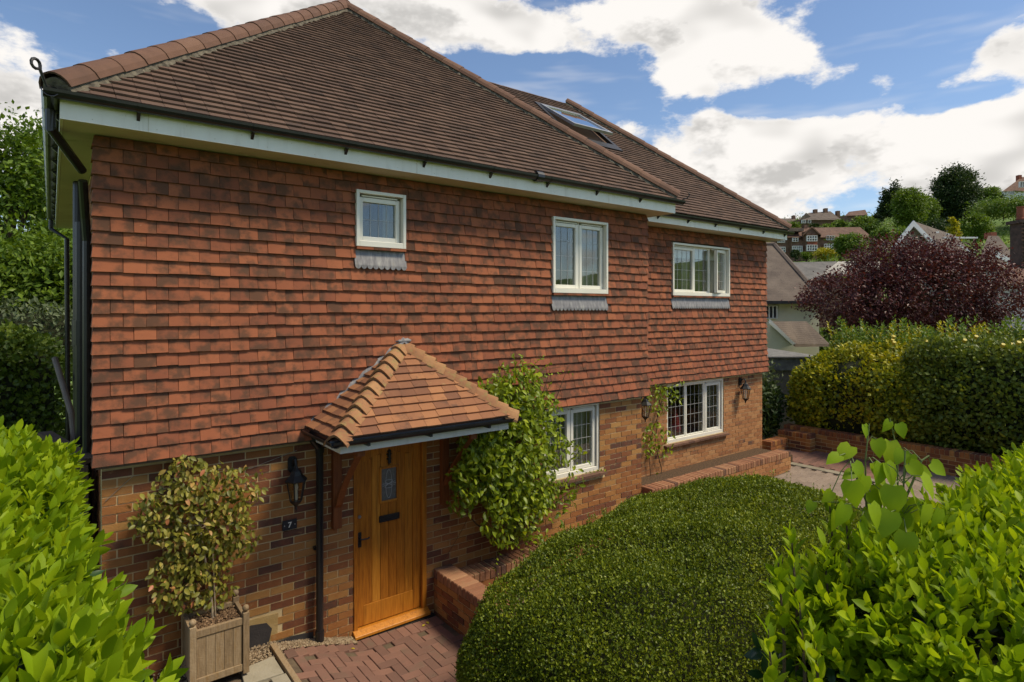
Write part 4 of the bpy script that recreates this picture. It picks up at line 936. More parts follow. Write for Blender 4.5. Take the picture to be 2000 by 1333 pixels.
# ------------------------------------------------------------------ fence, planter
fo_ = empty('garden_fence', (.0, .2, .2), 'brown timber fence at the left corner of the house', 'fence')
fa, fb = Vector((.26, .34, 0)), Vector((-.05, 2.0, 0)); n = 16; t = (fb - fa).normalized(); s_ = Vector((-t.y, t.x, 0))
for i in range(n):
    p = fa.lerp(fb, i / n); q = fa.lerp(fb, (i + 1) / n) - t * .006; off = s_ * (.0 if i % 2 else .012)
    m = MB(); m.hexa([v + off + s_ * k + UP * z for z in (.0, 2.08) for k in (0, .014) for v in (p, q)]); m.build('fence_board', FENCE, fo_)
m = MB(); m.hexa([v + s_ * k + UP * z for z in (2.082, 2.125) for k in (-.05, .065) for v in (fa - t * .02, fb)]); m.build('fence_capping', FENCE, fo_)
m = MB(); m.hexa([fa + Vector((dx_, dy_, z)) for z in (0, 2.07) for dy_ in (-.09, -.01) for dx_ in (-.09, -.01)]); m.build('fence_post', FENCE, fo_)

pl = empty('wooden_planter', (1.13, -.26, .25), 'square weathered wooden planter box with ball finials by the brick wall', 'planter')
qx0, qx1, qy0, qy1, qz0, qz1 = .93, 1.345, -.45, -.09, .25, .76
for x in (qx0, qx1):
    for y in (qy0, qy1):
        m = MB(); m.box(x - .026, x + .026, y - .026, y + .026, qz0, qz1 + .015); po = m.build('post', PLANTER, pl, bevel=.004)
        m = MB(); m.lathe((x, y, qz1 + .013), [(.012, 0), (.014, .008), (.02, .012), (.027, .028), (.028, .038), (.022, .054), (.008, .063)], 12); m.build('finial', PLANTER, po, smooth=True)
for z0_, z1_ in ((qz0 + .025, qz0 + .085), (qz1 - .085, qz1 - .025)):
    for y in (qy0, qy1): m = MB(); m.box(qx0 + .027, qx1 - .027, y - .017, y + .017, z0_, z1_); m.build('rail', PLANTER, pl, bevel=.004)
    for x in (qx0, qx1): m = MB(); m.box(x - .017, x + .017, qy0 + .027, qy1 - .027, z0_, z1_); m.build('rail', PLANTER, pl, bevel=.004)
for y in (qy0, qy1):
    for k in range(5):
        a = qx0 + .03 + (qx1 - qx0 - .06) * k / 5; m = MB(); m.box(a + .001, a + (qx1 - qx0 - .06) / 5 - .002, y - .008, y + .008, qz0 + .086, qz1 - .086); m.build('panel_board', PLANTER, pl)
for x in (qx0, qx1):
    for k in range(4):
        a = qy0 + .03 + (qy1 - qy0 - .06) * k / 4; m = MB(); m.box(x - .008, x + .008, a + .001, a + (qy1 - qy0 - .06) / 4 - .002, qz0 + .086, qz1 - .086); m.build('panel_board', PLANTER, pl)
m = MB(); m.box(qx0 + .02, qx1 - .02, qy0 + .02, qy1 - .02, qz0 + .1, qz1 - .07); m.build('soil', SOIL, pl)
gch = pebbles('bark_chips', 700, lambda: (random.uniform(qx0 + .03, qx1 - .03), random.uniform(qy0 + .03, qy1 - .03), qz1 - .066 + random.random() * .02), pl, (.008, .018)); gch.data.materials[0] = pm('bark_chip', [(0, (.05, .03, .018)), (.5, (.14, .08, .04)), (1, (.32, .21, .12))], .9, .85, 9, bump=None)

# ------------------------------------------------------------------ foliage
def leaf_tpl(wd=.4, fold=.12, curl=.12, n=5):
    ts = np.linspace(0, 1, n); mid = [(0, t, -curl * t * t) for t in ts]; vs = list(mid); L = []; Rr = []
    for t in ts[1:-1]:
        ww = wd * .5 * (math.sin(PI * t ** .9)) ** .75
        L.append((-ww, t + .0, -curl * t * t + fold * ww)); Rr.append((ww, t, -curl * t * t + fold * ww))
    vs += L + Rr; l0, r0 = n, n + len(L); fs = []
    fs += [(0, 1, l0), (0, r0, 1), (n - 2, n - 1, l0 + n - 3), (n - 2, r0 + n - 3, n - 1)]
    for i in range(n - 3): fs += [(1 + i, 2 + i, l0 + i + 1, l0 + i), (1 + i, r0 + i, r0 + i + 1, 2 + i)]
    return np.array(vs, float), fs
LAUREL = leaf_tpl(.46, .3, .12, 5); OVAL = leaf_tpl(.5, .3, .16, 5)
WIDE = (np.array([(0, 0, 0), (.36, .5, .06), (0, 1, -.05), (-.36, .5, .06)], float), [(0, 1, 2), (0, 2, 3)])
TINY = (np.array([(0, 0, 0), (.26, .5, .05), (0, 1, -.05), (-.26, .5, .05)], float), [(0, 1, 2), (0, 2, 3)])
HEART = (np.array([(0, 0, 0), (0, .35, -.01), (0, .7, -.07), (0, 1.05, -.2), (-.25, -.08, .06), (-.42, .18, .08), (-.38, .5, .03), (-.18, .82, -.08), (.25, -.08, .06), (.42, .18, .08), (.38, .5, .03), (.18, .82, -.08)], float),
         [(0, 1, 5, 4), (1, 2, 6, 5), (2, 3, 7, 6), (0, 8, 9, 1), (1, 9, 10, 2), (2, 10, 11, 3)])
def unit(a): return a / np.maximum(np.linalg.norm(a, axis=1, keepdims=True), 1e-6)
def frames(P, D, N, S):
    D = unit(np.asarray(D, float)); N = np.asarray(N, float); N = unit(N - D * (N * D).sum(1, keepdims=True)); X = np.cross(D, N); return P, X, D, N, S
def leaf_mass(name, fr_, tp, mat, parent, stuff=False):
    smooth = len(tp[0]) > 4
    P, X, D, N, S = fr_; v, fs = tp; n = len(P)
    V = P[:, None, :] + S[:, None, None] * (v[None, :, 0, None] * X[:, None, :] + v[None, :, 1, None] * D[:, None, :] + v[None, :, 2, None] * N[:, None, :])
    off = (np.arange(n) * len(v))[:, None, None]; FL = []
    for k in (3, 4):
        q = [f for f in fs if len(f) == k]
        if q: FL.append((k, (np.array(q)[None] + off).reshape(-1, k)))
    o = fast_mesh(name, V.reshape(-1, 3), FL, mat, parent)
    if smooth: o.data.shade_smooth()
    if stuff: o['kind'] = 'stuff'
    return o
def leaf_split(fr_, tp, tkey_, mat, parent, nsingle, massname='foliage'):
    """the nsingle leaves that show largest as objects of their own, the rest as one mass"""
    P, X, D, N, S = fr_; r = []
    for i in range(len(P)):
        px, py, d = proj(P[i]); r.append(d / S[i] + (1e4 if not (0 < px < 2000 and 0 < py < 1333) or d < .1 else 0))
    o = np.argsort(r); a, b = o[:nsingle], o[nsingle:]; TPL[tkey_] = tp; fl_ = []
    emit([(tkey_, MAT4(P[i], X[i] * S[i], D[i] * S[i], N[i] * S[i]), k) for k, i in enumerate(a)], nsingle, 'leaf', 'leaf', parent, mat)
    if len(b): leaf_mass(massname, tuple(q[b] for q in fr_), tp, mat, parent, True)
def rnd(n, s=1.): return RNG.normal(0, s, (n, 3))
def shoots(P, A, nl, size, spread=(.35, 1.0), step=.016):
    """leafy shoots: leaves spiralling up an axis"""
    n = len(P); Q = []; D = []; N = []; S = []
    A = unit(A); ph = RNG.uniform(0, 6.28, n); ref = unit(np.cross(A, rnd(n)))
    ref2 = np.cross(A, ref)
    for k in range(nl):
        a = ph + k * 2.4; rad = ref * np.cos(a)[:, None] + ref2 * np.sin(a)[:, None]; f = k / max(nl - 1, 1)
        tilt = (spread[1] * (1 - f) + spread[0] * f) + RNG.normal(0, .12, n)
        d = A * np.cos(tilt)[:, None] + rad * np.sin(tilt)[:, None]
        Q.append(P + A * (step * (k - nl * .4))); D.append(d); N.append(A * np.sin(tilt)[:, None] - rad * np.cos(tilt)[:, None] + rnd(n, .25)); S.append(size * RNG.uniform(.75, 1.2, n) * (1 - .25 * f))
    return frames(np.concatenate(Q), np.concatenate(D), -np.concatenate(N) * -1, np.concatenate(S))
def cat(*fs): return tuple(np.concatenate(x) for x in zip(*fs))

# --- clipped cherry laurel hedges, close to the camera
def laurel(name, label, x0, x1, y0, y1, top, n, edgefn, size):
    r = empty(name, ((x0 + x1) / 2, (y0 + y1) / 2, 1.2), label, 'hedge', 'bright laurel hedges beside the camera')
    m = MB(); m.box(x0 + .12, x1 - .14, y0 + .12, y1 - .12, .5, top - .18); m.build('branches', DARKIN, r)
    P = np.stack([RNG.uniform(x0, x1, n), RNG.uniform(y0, y1, n), np.zeros(n)], 1)
    ed = np.minimum.reduce([P[:, 0] - x0, x1 - P[:, 0], P[:, 1] - y0, y1 - P[:, 1]])
    P[:, 0] += np.where((x0 < 0) & (P[:, 1] < -3.6), .13 * np.clip((-3.6 - P[:, 1]) / .8, 0, 1) * np.clip((P[:, 0] + .9) / .9, 0, 1), 0)
    P[:, 2] = top + .07 * np.sin(P[:, 0] * 3.1 + 1) * np.cos(P[:, 1] * 2.7) + RNG.normal(0, .035, n) - .25 * np.exp(-ed / .12)
    A = np.array([[0, 0, 1.]]) + rnd(n, .28) * np.array([1, 1, .3]); A[:, 0] += .5 * np.exp(-(x1 - P[:, 0]) / .15) - .5 * np.exp(-(P[:, 0] - x0) / .15); A[:, 1] += .5 * np.exp(-(y1 - P[:, 1]) / .15) - .5 * np.exp(-(P[:, 1] - y0) / .15)
    # side faces
    ns = int(n * .8); Ps = []; As = []
    for ax, c, sg, w_ in edgefn:
        k = int(ns * w_); u = RNG.uniform(0, 1, k); z = top - .12 - RNG.random(k) ** 1.1 * 1.3
        if ax == 'x': p = np.stack([np.full(k, c) + RNG.normal(0, .04, k), y0 + (y1 - y0) * u, z], 1); a = np.array([[sg * .9, 0, .8]]) + rnd(k, .25)
        else: p = np.stack([x0 + (x1 - x0) * u, np.full(k, c) + RNG.normal(0, .04, k), z], 1); a = np.array([[0, sg * .9, .8]]) + rnd(k, .25)
        Ps.append(p); As.append(a)
    P = np.concatenate([P] + Ps); A = np.concatenate([A] + As)
    leaf_split(shoots(P, A, 7, size, (.2, .8)), LAUREL, 'laurel', L_LAUREL, r, 300)
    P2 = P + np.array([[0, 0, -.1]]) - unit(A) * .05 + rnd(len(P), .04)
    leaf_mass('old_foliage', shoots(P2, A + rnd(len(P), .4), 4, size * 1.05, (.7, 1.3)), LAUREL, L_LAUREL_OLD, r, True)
    return r
laurel('laurel_hedge', 'bright green laurel hedge at the lower left in front of the planter', -1.0, .05, -5.25, -1.35, 2.68, 1650, [('x', .02, 1, 1.), ('y', -1.4, 1, .3)], .082)
laurel('laurel_hedge', 'bright green laurel hedge at the lower right in front of the rounded bush', 1.80, 7.6, -6.35, -5.06, 2.66, 4300, [('y', -5.09, 1, .9), ('x', 1.83, -1, .5)], .064)
# long upright laurel sprigs at the near corner of the right hedge
r = empty('laurel_sprigs', (1.6, -5.05, 1.6), 'upright laurel sprigs standing out from the dark rounded bush', 'shrub')
sp_ = [(1520, 1120, 1.75), (1560, 1180, 1.7), (1610, 1090, 1.8), (1650, 1000, 1.95), (1500, 1250, 1.6), (1590, 1250, 1.55), (1680, 1130, 1.8), (1620, 1000, 2.0), (1545, 1060, 1.8)]
P = []; A = []; mm = MB()
for px, py, d in sp_:
    b = at(px + 12, py + 130, d); t_ = at(px, py - 20, d + .03); mm.tube([b - Vector((0, 0, .5)), b, t_], [.006, .005, .002], 5)
    for k in range(6):
        p = b.lerp(t_, k / 6 + .1); P.append(p); A.append((t_ - b).normalized() + Vector((jit(.1), jit(.1), 0)))
mm.build('stem', TWIG, r); leaf_split(shoots(np.array(P), np.array(A), 3, .07, (.25, .6), .022), LAUREL, 'laurel', L_LAUREL, r, 162)

# --- clipped dark bush: domed mound of tiny leaves
def dome(n, c, rx, ry, rz, p=2.6, zmin=-.35):
    q = unit(rnd(n * 2)); q = q[q[:, 2] > zmin][:n]
    s = (np.abs(q[:, 0]) ** p + np.abs(q[:, 1]) ** p + np.abs(q[:, 2]) ** p) ** (-1 / p); v = q * s[:, None]
    nrm = np.sign(v) * np.abs(v) ** (p - 1) / np.array([rx, ry, rz]); return np.array(c) + v * np.array([rx, ry, rz]), unit(nrm)
def lumpy(P, amp, f):
    return amp * (np.sin(P[:, 0] * f + 1.3) * np.cos(P[:, 1] * f * 1.1 + .4) + .6 * np.sin(P[:, 2] * f * 1.9 + P[:, 0] * f * .7) + .5 * np.sin(P[:, 1] * f * 2.3 + P[:, 0] * f * 1.7))
BC, BR = (4.8, -2.75, .1), (2.5, 1.15, 1.5)
r = empty('clipped_bush', (BC[0], BC[1], 0), 'large rounded dark green clipped bush between the door and the driveway', 'bush')
P, Nn = dome(420000, BC, *BR, 3., -.6); kp = ((((np.array(CAM) - P) * Nn).sum(1) > -.8) | (P[:, 2] > 1.1)) & (P[:, 2] > .1); P, Nn = P[kp], Nn[kp]; nb = len(P); lum = lumpy(P, .05, 2.2) + lumpy(P, .022, 6.5)
depth = RNG.random(nb) ** 2 * .09; P = P + Nn * (lum - depth)[:, None] + rnd(nb, .008)
leaf_mass('foliage', frames(P, Nn * .6 + rnd(nb, .7) + np.array([[0, 0, .5]]), Nn + rnd(nb, .6), RNG.uniform(.016, .029, nb)), WIDE, L_BOX, r, True)
m = MB(); n1_, n2_ = 40, 20
vs = []
for j in range(n2_ + 1):
    for i in range(n1_):
        a, e = 2 * PI * i / n1_, PI * (j / n2_ - .5); q = np.array([math.cos(e) * math.cos(a), math.cos(e) * math.sin(a), math.sin(e)]); s = (np.abs(q) ** 3.).sum() ** (-1 / 3.); v = q * s
        vs.append(tuple(np.array(BC) + v * (np.array(BR) - .2)))
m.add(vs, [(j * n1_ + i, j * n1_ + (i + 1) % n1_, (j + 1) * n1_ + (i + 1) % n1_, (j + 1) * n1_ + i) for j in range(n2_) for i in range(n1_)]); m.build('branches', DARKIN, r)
# young twigs sticking out of the crown
Pt, Nt = dome(1500, BC, *BR, 3., .0); P = []; A = []
for p, q in zip(Pt, Nt):
    h = random.uniform(.02, .07) * (2.2 if p[0] > 6 and random.random() < .25 else 1)
    for k in range(6): P.append(p + (q * .4 + np.array([0, 0, .8])) * h * k / 5); A.append(q * .3 + np.array([jit(.2), jit(.2), 1]))
leaf_mass('young_twigs', shoots(np.array(P), np.array(A), 3, .024, (.5, .9), .008), TINY, L_BOX, r, True)

# --- heart-leaved sapling between bush and laurel
r = empty('heart_leaf_sapling', at(1760, 1010, 2.05), 'young sapling with big heart-shaped leaves rising above the laurel hedge', 'sapling')
stems = [[(1760, 1200, 2.05), (1755, 1000, 2.05), (1752, 880, 2.06), (1738, 818, 2.06)], [(1700, 1200, 2.0), (1692, 1000, 2.0), (1690, 900, 2.0), (1698, 828, 2.0)], [(1740, 1200, 1.95), (1762, 1010, 1.95), (1768, 880, 1.95)], [(1700, 1000, 2.0), (1660, 900, 1.98)], [(1762, 990, 1.95), (1800, 900, 1.95), (1815, 890, 1.95)]]
mm = MB()
for st in stems: mm.tube([at(*p) for p in st], [.004 - .0008 * i for i in range(len(st))], 6)
mm.build('stem', pm('green_stem', [(.3, (.10, .14, .04)), (.7, (.16, .19, .06))], .6, 0, 9, bump=None), r)
hl_stems = [at(*p) for st in stems for p in st[1:]] + [(Vector(at(*a)) + Vector(at(*b))) / 2 for st in stems for a, b in zip(st[1:], st[2:])]
hl = [(1687, 830, 44, -.2, 2), (1737, 822, 44, .6, 2.06), (1755, 828, 50, -.3, 2.04), (1662, 872, 70, .9, 1.98), (1712, 858, 62, -.1, 2), (1738, 862, 86, .1, 2.04), (1705, 905, 60, -.4, 1.97), (1720, 905, 76, .2, 1.96), (1640, 890, 55, 1.2, 1.96), (1668, 905, 62, -.5, 1.94),
      (1690, 930, 78, .3, 1.93), (1664, 940, 85, .0, 1.9), (1730, 905, 85, -.3, 1.97), (1745, 950, 95, .15, 1.92), (1775, 905, 66, -.8, 1.95), (1800, 930, 85, -.5, 1.92), (1790, 985, 95, -.2, 1.9), (1650, 985, 80, .4, 1.88), (1700, 985, 84, -.3, 1.88), (1740, 1000, 90, .5, 1.88), (1818, 905, 60, -.9, 1.96), (1765, 880, 55, .7, 1.99), (1625, 960, 50, .8, 1.95), (1810, 985, 80, .3, 1.9), (1680, 1020, 85, -.2, 1.87), (1770, 1040, 88, .2, 1.86)]
P = []; D = []; N = []; S = []
hl += [(a + jit(38), b + abs(jit(45)), c * .85, e + jit(.6), f + .05 + jit(.04)) for a, b, c, e, f in hl[6:]]
for px, py, sz, an, d in hl:
    P.append(at(px, py, d)); D.append(RT * -math.sin(an) + UP * -math.cos(an) + FW * -.25); N.append(-FW * random.uniform(.3, 1.1) + UP * random.uniform(.4, 1.) + RT * jit(.8)); S.append(sz / F * d * .58)
pet = MB()
for p in P:
    q_ = min(hl_stems, key=lambda h: (Vector(h) - Vector(p) - Vector((0, 0, -.03))).length); pet.tube([q_, (Vector(q_) + Vector(p)) / 2 + Vector((0, 0, .015)), p], .0016, 5)
pet.build('leaf_stalk', bpy.data.materials['green_stem'], r)
leaf_split(frames(np.array(P), np.array(D), np.array(N), np.array(S)), HEART, 'heart', L_HEART, r, 60)

# --- planted shrub and climbers
def blobleaves(blobs, yb, n, size, tp_dir=(0, -.5, -.35), yj=.08, jitd=.55):
    """leaves gathered in clumps against a wall; blobs: px,py,rx,ry,weight"""
    wts = np.array([b[2] * b[3] * b[4] for b in blobs], float); wts /= wts.sum(); P = []
    for b, w_ in zip(blobs, wts):
        k = int(n * w_)
        for i in range(k):
            rr = math.sqrt(random.random()); a = random.random() * 6.283
            y = yb + random.uniform(-1, 1) * yj * b[5]; y = min(y, -.03 if yb < .3 else RY - .04)
            P.append(onY(b[0] + b[2] * rr * math.cos(a), b[1] + b[3] * rr * math.sin(a), y))
    P = np.array(P); k = len(P)
    return frames(P, np.array([tp_dir]) + rnd(k, jitd), np.array([[0, -.7, .7]]) + rnd(k, .45), RNG.uniform(.7, 1.25, k) * size)
r = empty('planted_shrub', (1.13, -.26, .66), 'olive-leaved trained shrub with pinkish leaf tips growing in the wooden planter', 'shrub')
bl = [(370, 935, 50, 45, 1, 1), (330, 960, 45, 40, .7, 1), (430, 955, 75, 50, .9, 1), (380, 1010, 110, 60, 1.1, 1.2), (310, 1030, 50, 35, .8, 1), (440, 1040, 55, 50, .9, 1), (390, 1080, 70, 45, .9, 1), (340, 1125, 50, 45, 1, 1), (415, 1140, 45, 45, .9, .9), (380, 1120, 50, 50, .8, .9), (360, 1175, 40, 25, .7, .7), (290, 1020, 35, 25, .5, .8), (310, 1165, 30, 30, .5, .6), (370, 1170, 30, 20, .5, .7), (485, 945, 35, 45, .35, .5), (270, 1000, 30, 40, .35, .5), (470, 1060, 40, 40, .4, .6), (360, 905, 30, 20, .8, .8)]
leaf_split(blobleaves(bl, -.2, 2200, .058, (0, -.3, -.6), .10), OVAL, 'oval', L_SHRUB, r, 300)
m = MB(); b0 = Vector((1.13, -.26, .6)); q1 = onY(400, 1090, -.2); m.tube([b0, b0.lerp(q1, .5) + Vector((.01, 0, 0)), q1, onY(385, 1000, -.18), onY(372, 930, -.16)], [.012, .011, .009, .006, .004], 7)
for ex, ey in ((320, 1010), (300, 1060), (460, 1000), (450, 930), (330, 930), (440, 1080), (320, 1140), (280, 1030), (500, 930)): m.tube([q1.lerp(onY(385, 1000, -.18), random.random()), onY((ex + 400) / 2, (ey + 1030) / 2, -.14), onY(ex, ey, -.16)], [.005, .004, .002], 5)
m.build('stem', PALEBARK, r)
m = MB(); m.tube([b0 + Vector((.02, .02, 0)), b0 + Vector((.0, .07, .75))], .006, 6); m.build('cane', PALEBARK, r)
m = MB(); m.tube([onY(205, 980, -.02), onY(260, 930, -.02), onY(340, 920, -.03), onY(490, 915, -.02), onY(580, 880, -.02)], .0025, 4); m.build('training_wire', STEEL, r)

r = empty('leafy_climber', (4.6, -.2, .36), 'bright green leafy climber growing up the wall right of the front door', 'climber')
bl = [(1000, 790, 70, 50, 1.1, 1.6), (1020, 745, 35, 28, .8, .8), (960, 760, 40, 25, .6, 1), (985, 860, 85, 70, 1.2, 2.2), (1045, 810, 50, 50, .9, 1.4), (1060, 870, 50, 50, .8, 1.2), (940, 870, 45, 45, 1, 1.6), (960, 930, 75, 55, 1.1, 1.8), (1010, 960, 70, 60, 1.1, 1.8), (920, 940, 40, 40, .8, 1), (990, 1020, 50, 45, .9, 1.2), (1050, 950, 40, 50, .5, .8), (1100, 930, 45, 40, .22, .6), (1075, 1000, 35, 35, .3, .5), (1120, 890, 30, 30, .12, .4), (900, 985, 30, 20, .4, .6), (1040, 1045, 30, 20, .5, .5), (1100, 960, 30, 25, .2, .4), (1035, 725, 20, 15, .6, .4)]
leaf_split(blobleaves(bl, -.3, 5600, .078, (0, -.3, -.5), .17), OVAL, 'oval', L_VINE, r, 300)
m = MB()
for ex, ey in ((1000, 760), (950, 820), (1040, 830), (1075, 720), (1110, 715), (930, 930), (1030, 930), (1110, 930), (900, 990), (1130, 950)): m.tube([onY(1000, 1065, -.14), onY((ex + 995) / 2 + jit(20), (ey + 1060) / 2, -.12), onY(ex, ey, -.2)], [.014, .009, .003], 6)
m.tube([onY(1030, 760, -.25), onY(1060, 722, -.28), onY(1105, 716, -.3), onY(1112, 735, -.3)], [.004, .003, .002, .002], 5); m.tube([onY(870, 1090, -.06), onY(900, 1040, -.04), onY(925, 990, -.05)], .003, 5)
m.build('stem', TWIG, r)
P = []; A = []; m = MB()
for k in range(60):
    b_ = random.choice(bl[:14]); a_ = random.uniform(-.3, PI + .3) if k % 3 else random.uniform(0, 6.28); p0_ = onY(b_[0] + b_[2] * .8 * math.cos(a_), b_[1] - b_[3] * .8 * math.sin(a_), -.3 + jit(.12))
    dd = Vector((math.cos(a_) * .9, -random.uniform(.1, .7), math.sin(a_) * .8 + .35)).normalized(); ln = random.uniform(.12, .34); pts = [p0_ + dd * (ln * t) + Vector((0, 0, -.25 * (ln * t) ** 2 * 3)) for t in np.linspace(0, 1, 7)]; m.tube(pts, .0022, 4)
    for q_ in pts[1:]: P.append(q_); A.append(dd + Vector((jit(.3), jit(.3), jit(.3))))
m.build('shoot', TWIG, r); leaf_mass('shoot_leaves', shoots(np.array(P), np.array(A), 2, .055, (.6, 1.0), .01), OVAL, L_VINE, r, True)
P = np.array([onY(1040 + 14 * k, 745 - min(k, 3) * 8 + 2 * k, -.28) for k in range(6)] * 2) + rnd(12, .02); leaf_mass('tendril_leaves', frames(P, np.array([[0, -.3, -.2]]) + rnd(12, .6), np.array([[0, -.6, .8]]) + rnd(12, .4), np.full(12, .05)), OVAL, L_VINE, r, True)

r = empty('small_climber', (8.3, .7, .55), 'thin twining climber on the recessed wall beside a lantern', 'climber')
bl = [(1300, 765, 22, 14, 1, .6), (1278, 760, 22, 16, 1, .6), (1290, 790, 14, 20, 1, .6), (1268, 785, 14, 18, .8, .5), (1320, 775, 14, 14, .8, .5), (1280, 850, 24, 26, 1, .6), (1268, 870, 18, 22, .8, .5), (1295, 880, 16, 12, .8, .5), (1308, 860, 10, 22, .4, .4), (1285, 940, 10, 16, .6, .4), (1312, 750, 10, 8, .5, .4), (1335, 745, 14, 6, .3, .3)]
leaf_split(blobleaves(bl, RY - .12, 330, .075, (0, -.3, -.6), .08), OVAL, 'oval', L_VINE, r, 300)
m = MB()
for pts in (((1274, 955), (1268, 900), (1275, 840), (1290, 800), (1285, 765)), ((1290, 960), (1292, 915), (1280, 870), (1284, 810), (1300, 760), (1340, 742))): m.tube([onY(a, b, RY - .06) for a, b in pts], .007, 5)
m.build('stem', TWIG, r)
fl_ = [(735, 1213, .0), (818, 1195, -.1), (832, 1216, -.3), (825, 1225, -.35), (693, 1278, -.2)]
for i, (px, py, y) in enumerate(fl_):
    p = onY(px, py, 0); x = p.x; q = FW + RT * ((px - CX) / F) + UP * ((HY - py) / F); t_ = (-.045 - CAM.z) / q.z; p = CAM + q * t_
    p.z = pzf(p.x) + .014; TPL['oval'] = OVAL
    me = bpy.data.meshes.new('fallen_leaf'); me.from_pydata((OVAL[0] * .05).tolist(), [], OVAL[1]); me.materials.append(L_YELLOW); o = link(bpy.data.objects.new('fallen_leaf', me)); o.location = p; o.rotation_euler = (.1, .1, i * 1.7)
    tag(o, ['yellow fallen leaf at the left end of the door threshold', 'yellow fallen leaf by the right end of the door threshold', 'yellow fallen leaf on the paving near the low wall', 'larger yellow fallen leaf on the red paving, nearest the bush', 'yellow fallen leaf alone on the paving below the door'][i], 'leaf', 'fallen leaves on the paving')

# --- hedges beyond the driveway and beside the house
def hedge(name, label, x0, x1, y0, y1, z0, z1, n, size, mat, rough=.05, round_=.35, faces=None, tpz=TINY, lum_=.08, top_bias=0, cat_='hedge', group=None):
    r = empty(name, ((x0 + x1) / 2, (y0 + y1) / 2, z0), label, cat_, group); c = ((x0 + x1) / 2, (y0 + y1) / 2, (z0 + z1) / 2); R_ = ((x1 - x0) / 2, (y1 - y0) / 2, (z1 - z0) / 2)
    p = 4 if round_ < .4 else 2.7
    # sample evenly on the box, then round it off
    A_ = np.array([R_[1] * R_[2], R_[1] * R_[2], R_[0] * R_[2], R_[0] * R_[2], R_[0] * R_[1]]); k = RNG.choice(5, n, p=A_ / A_.sum()); q = RNG.uniform(-1, 1, (n, 3))
    q[k == 0, 0] = -1; q[k == 1, 0] = 1; q[k == 2, 1] = -1; q[k == 3, 1] = 1; q[k == 4, 2] = 1
    s = (np.abs(q) ** p).sum(1) ** (-1 / p); v = q * s[:, None]; Nn = unit(np.sign(v) * np.abs(v) ** (p - 1) / np.array(R_)); P = np.array(c) + v * np.array(R_)
    P = P + Nn * (lumpy(P, lum_, 1.7) + lumpy(P, lum_ * .5, 4.5) - RNG.random(n) ** 2 * .22)[:, None] + rnd(n, rough)
    leaf_mass('foliage', frames(P, Nn * .5 + rnd(n, .6) + np.array([[0, 0, .25]]), Nn + rnd(n, .55), RNG.uniform(.7, 1.4, n) * size), tpz, mat, r, True)
    m = MB(); vs = []
    for j in range(17):
        for i in range(32):
            a, e = 2 * PI * i / 32, PI * (j / 16 - .5); q = np.array([math.cos(e) * math.cos(a), math.cos(e) * math.sin(a), math.sin(e)]); q = q / np.abs(q).max(); s = (np.abs(q) ** p).sum() ** (-1 / p)
            vs.append(tuple(np.array(c) + q * s * (np.array(R_) - .15)))
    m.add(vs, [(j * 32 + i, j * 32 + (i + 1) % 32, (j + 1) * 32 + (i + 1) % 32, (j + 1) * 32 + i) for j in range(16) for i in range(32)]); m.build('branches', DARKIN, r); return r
hedge('golden_hedge', 'yellow-green golden hedge with rounded end beyond the driveway', 12.95, 15.2, -1.9, 1.05, .3, 2.55, 42000, .075, L_GOLDH, tpz=WIDE, lum_=.13, round_=.5)
hedge('mixed_hedge', 'dark green mixed hedge right of the golden hedge', 13.12, 15.6, -6.6, -.9, .4, 2.8, 52000, .075, L_MIXED, tpz=WIDE, lum_=.14)
r = empty('loose_shrub', (15.6, -2, 1), 'loose pale green shrub tops with yellow flowers rising behind the mixed hedge', 'shrub')
P = []; A = []
for k in range(190):
    b = Vector((random.uniform(14.2, 16.2), random.uniform(-5.5, .6), 2.45)); h = random.uniform(.1, .75)
    for j in range(7): P.append(b + Vector((jit(.05), jit(.05), h * j / 6))); A.append((jit(.4), jit(.4), 1))
leaf_mass('foliage', shoots(np.array(P), np.array(A), 6, .11, (.5, 1.2), .03), TINY, L_LIGHT, r, True)
fls = MB()
for k in range(26): c_ = Vector((13.4 + random.random() * .9, random.uniform(-5, -.6), 2.62 + random.random() * .25)); fls.tube([c_, c_ + Vector((-.03, -.03, .05))], [.03, .035], 6)
fls.build('flowers', L_YELLOW, r)
r2 = empty('golden_shrub', (15.8, -.4, 1), 'feathery golden shrub behind the golden hedge', 'shrub'); P = []; A = []
for k in range(130):
    b = Vector((random.uniform(15.2, 16.6), random.uniform(-2.2, 1.0), 2.3)); h = random.uniform(.2, .75); dd = Vector((jit(.3), jit(.3), 1))
    for j in range(8): P.append(b + dd * (h * j / 7)); A.append((dd.x + jit(.3), dd.y + jit(.3), 1))
leaf_mass('foliage', shoots(np.array(P), np.array(A), 6, .10, (.4, .9), .03), TINY, L_GOLD, r2, True)
hedge('beech_hedge', 'tall clipped dark beech hedge behind the left flank of the house', -5.5, .2, 8.6, 10.4, -.3, 3.1, 26000, .10, L_BEECH, .05, .3, tpz=WIDE)
hedge('corner_shrub', 'dark glossy shrub at the wing corner in front of the garage', 12.0, 13.4, 1.15, 2.4, .4, 1.55, 5000, .10, L_TREED, .08, .5, tpz=TINY, lum_=.12, cat_='shrub')
hedge('ivy_column', 'ivy growing up behind the right corner of the house', 12.1, 12.6, 1.7, 2.4, .4, 2.5, 4200, .09, L_TREE, .08, .5, cat_='ivy')
hedge('grey_shrub', 'small grey-green shrub against the garage wall', 12.9, 13.9, 1.7, 2.6, .9, 2.05, 2600, .08, L_GREYG, .1, .5, cat_='shrub', lum_=.15)

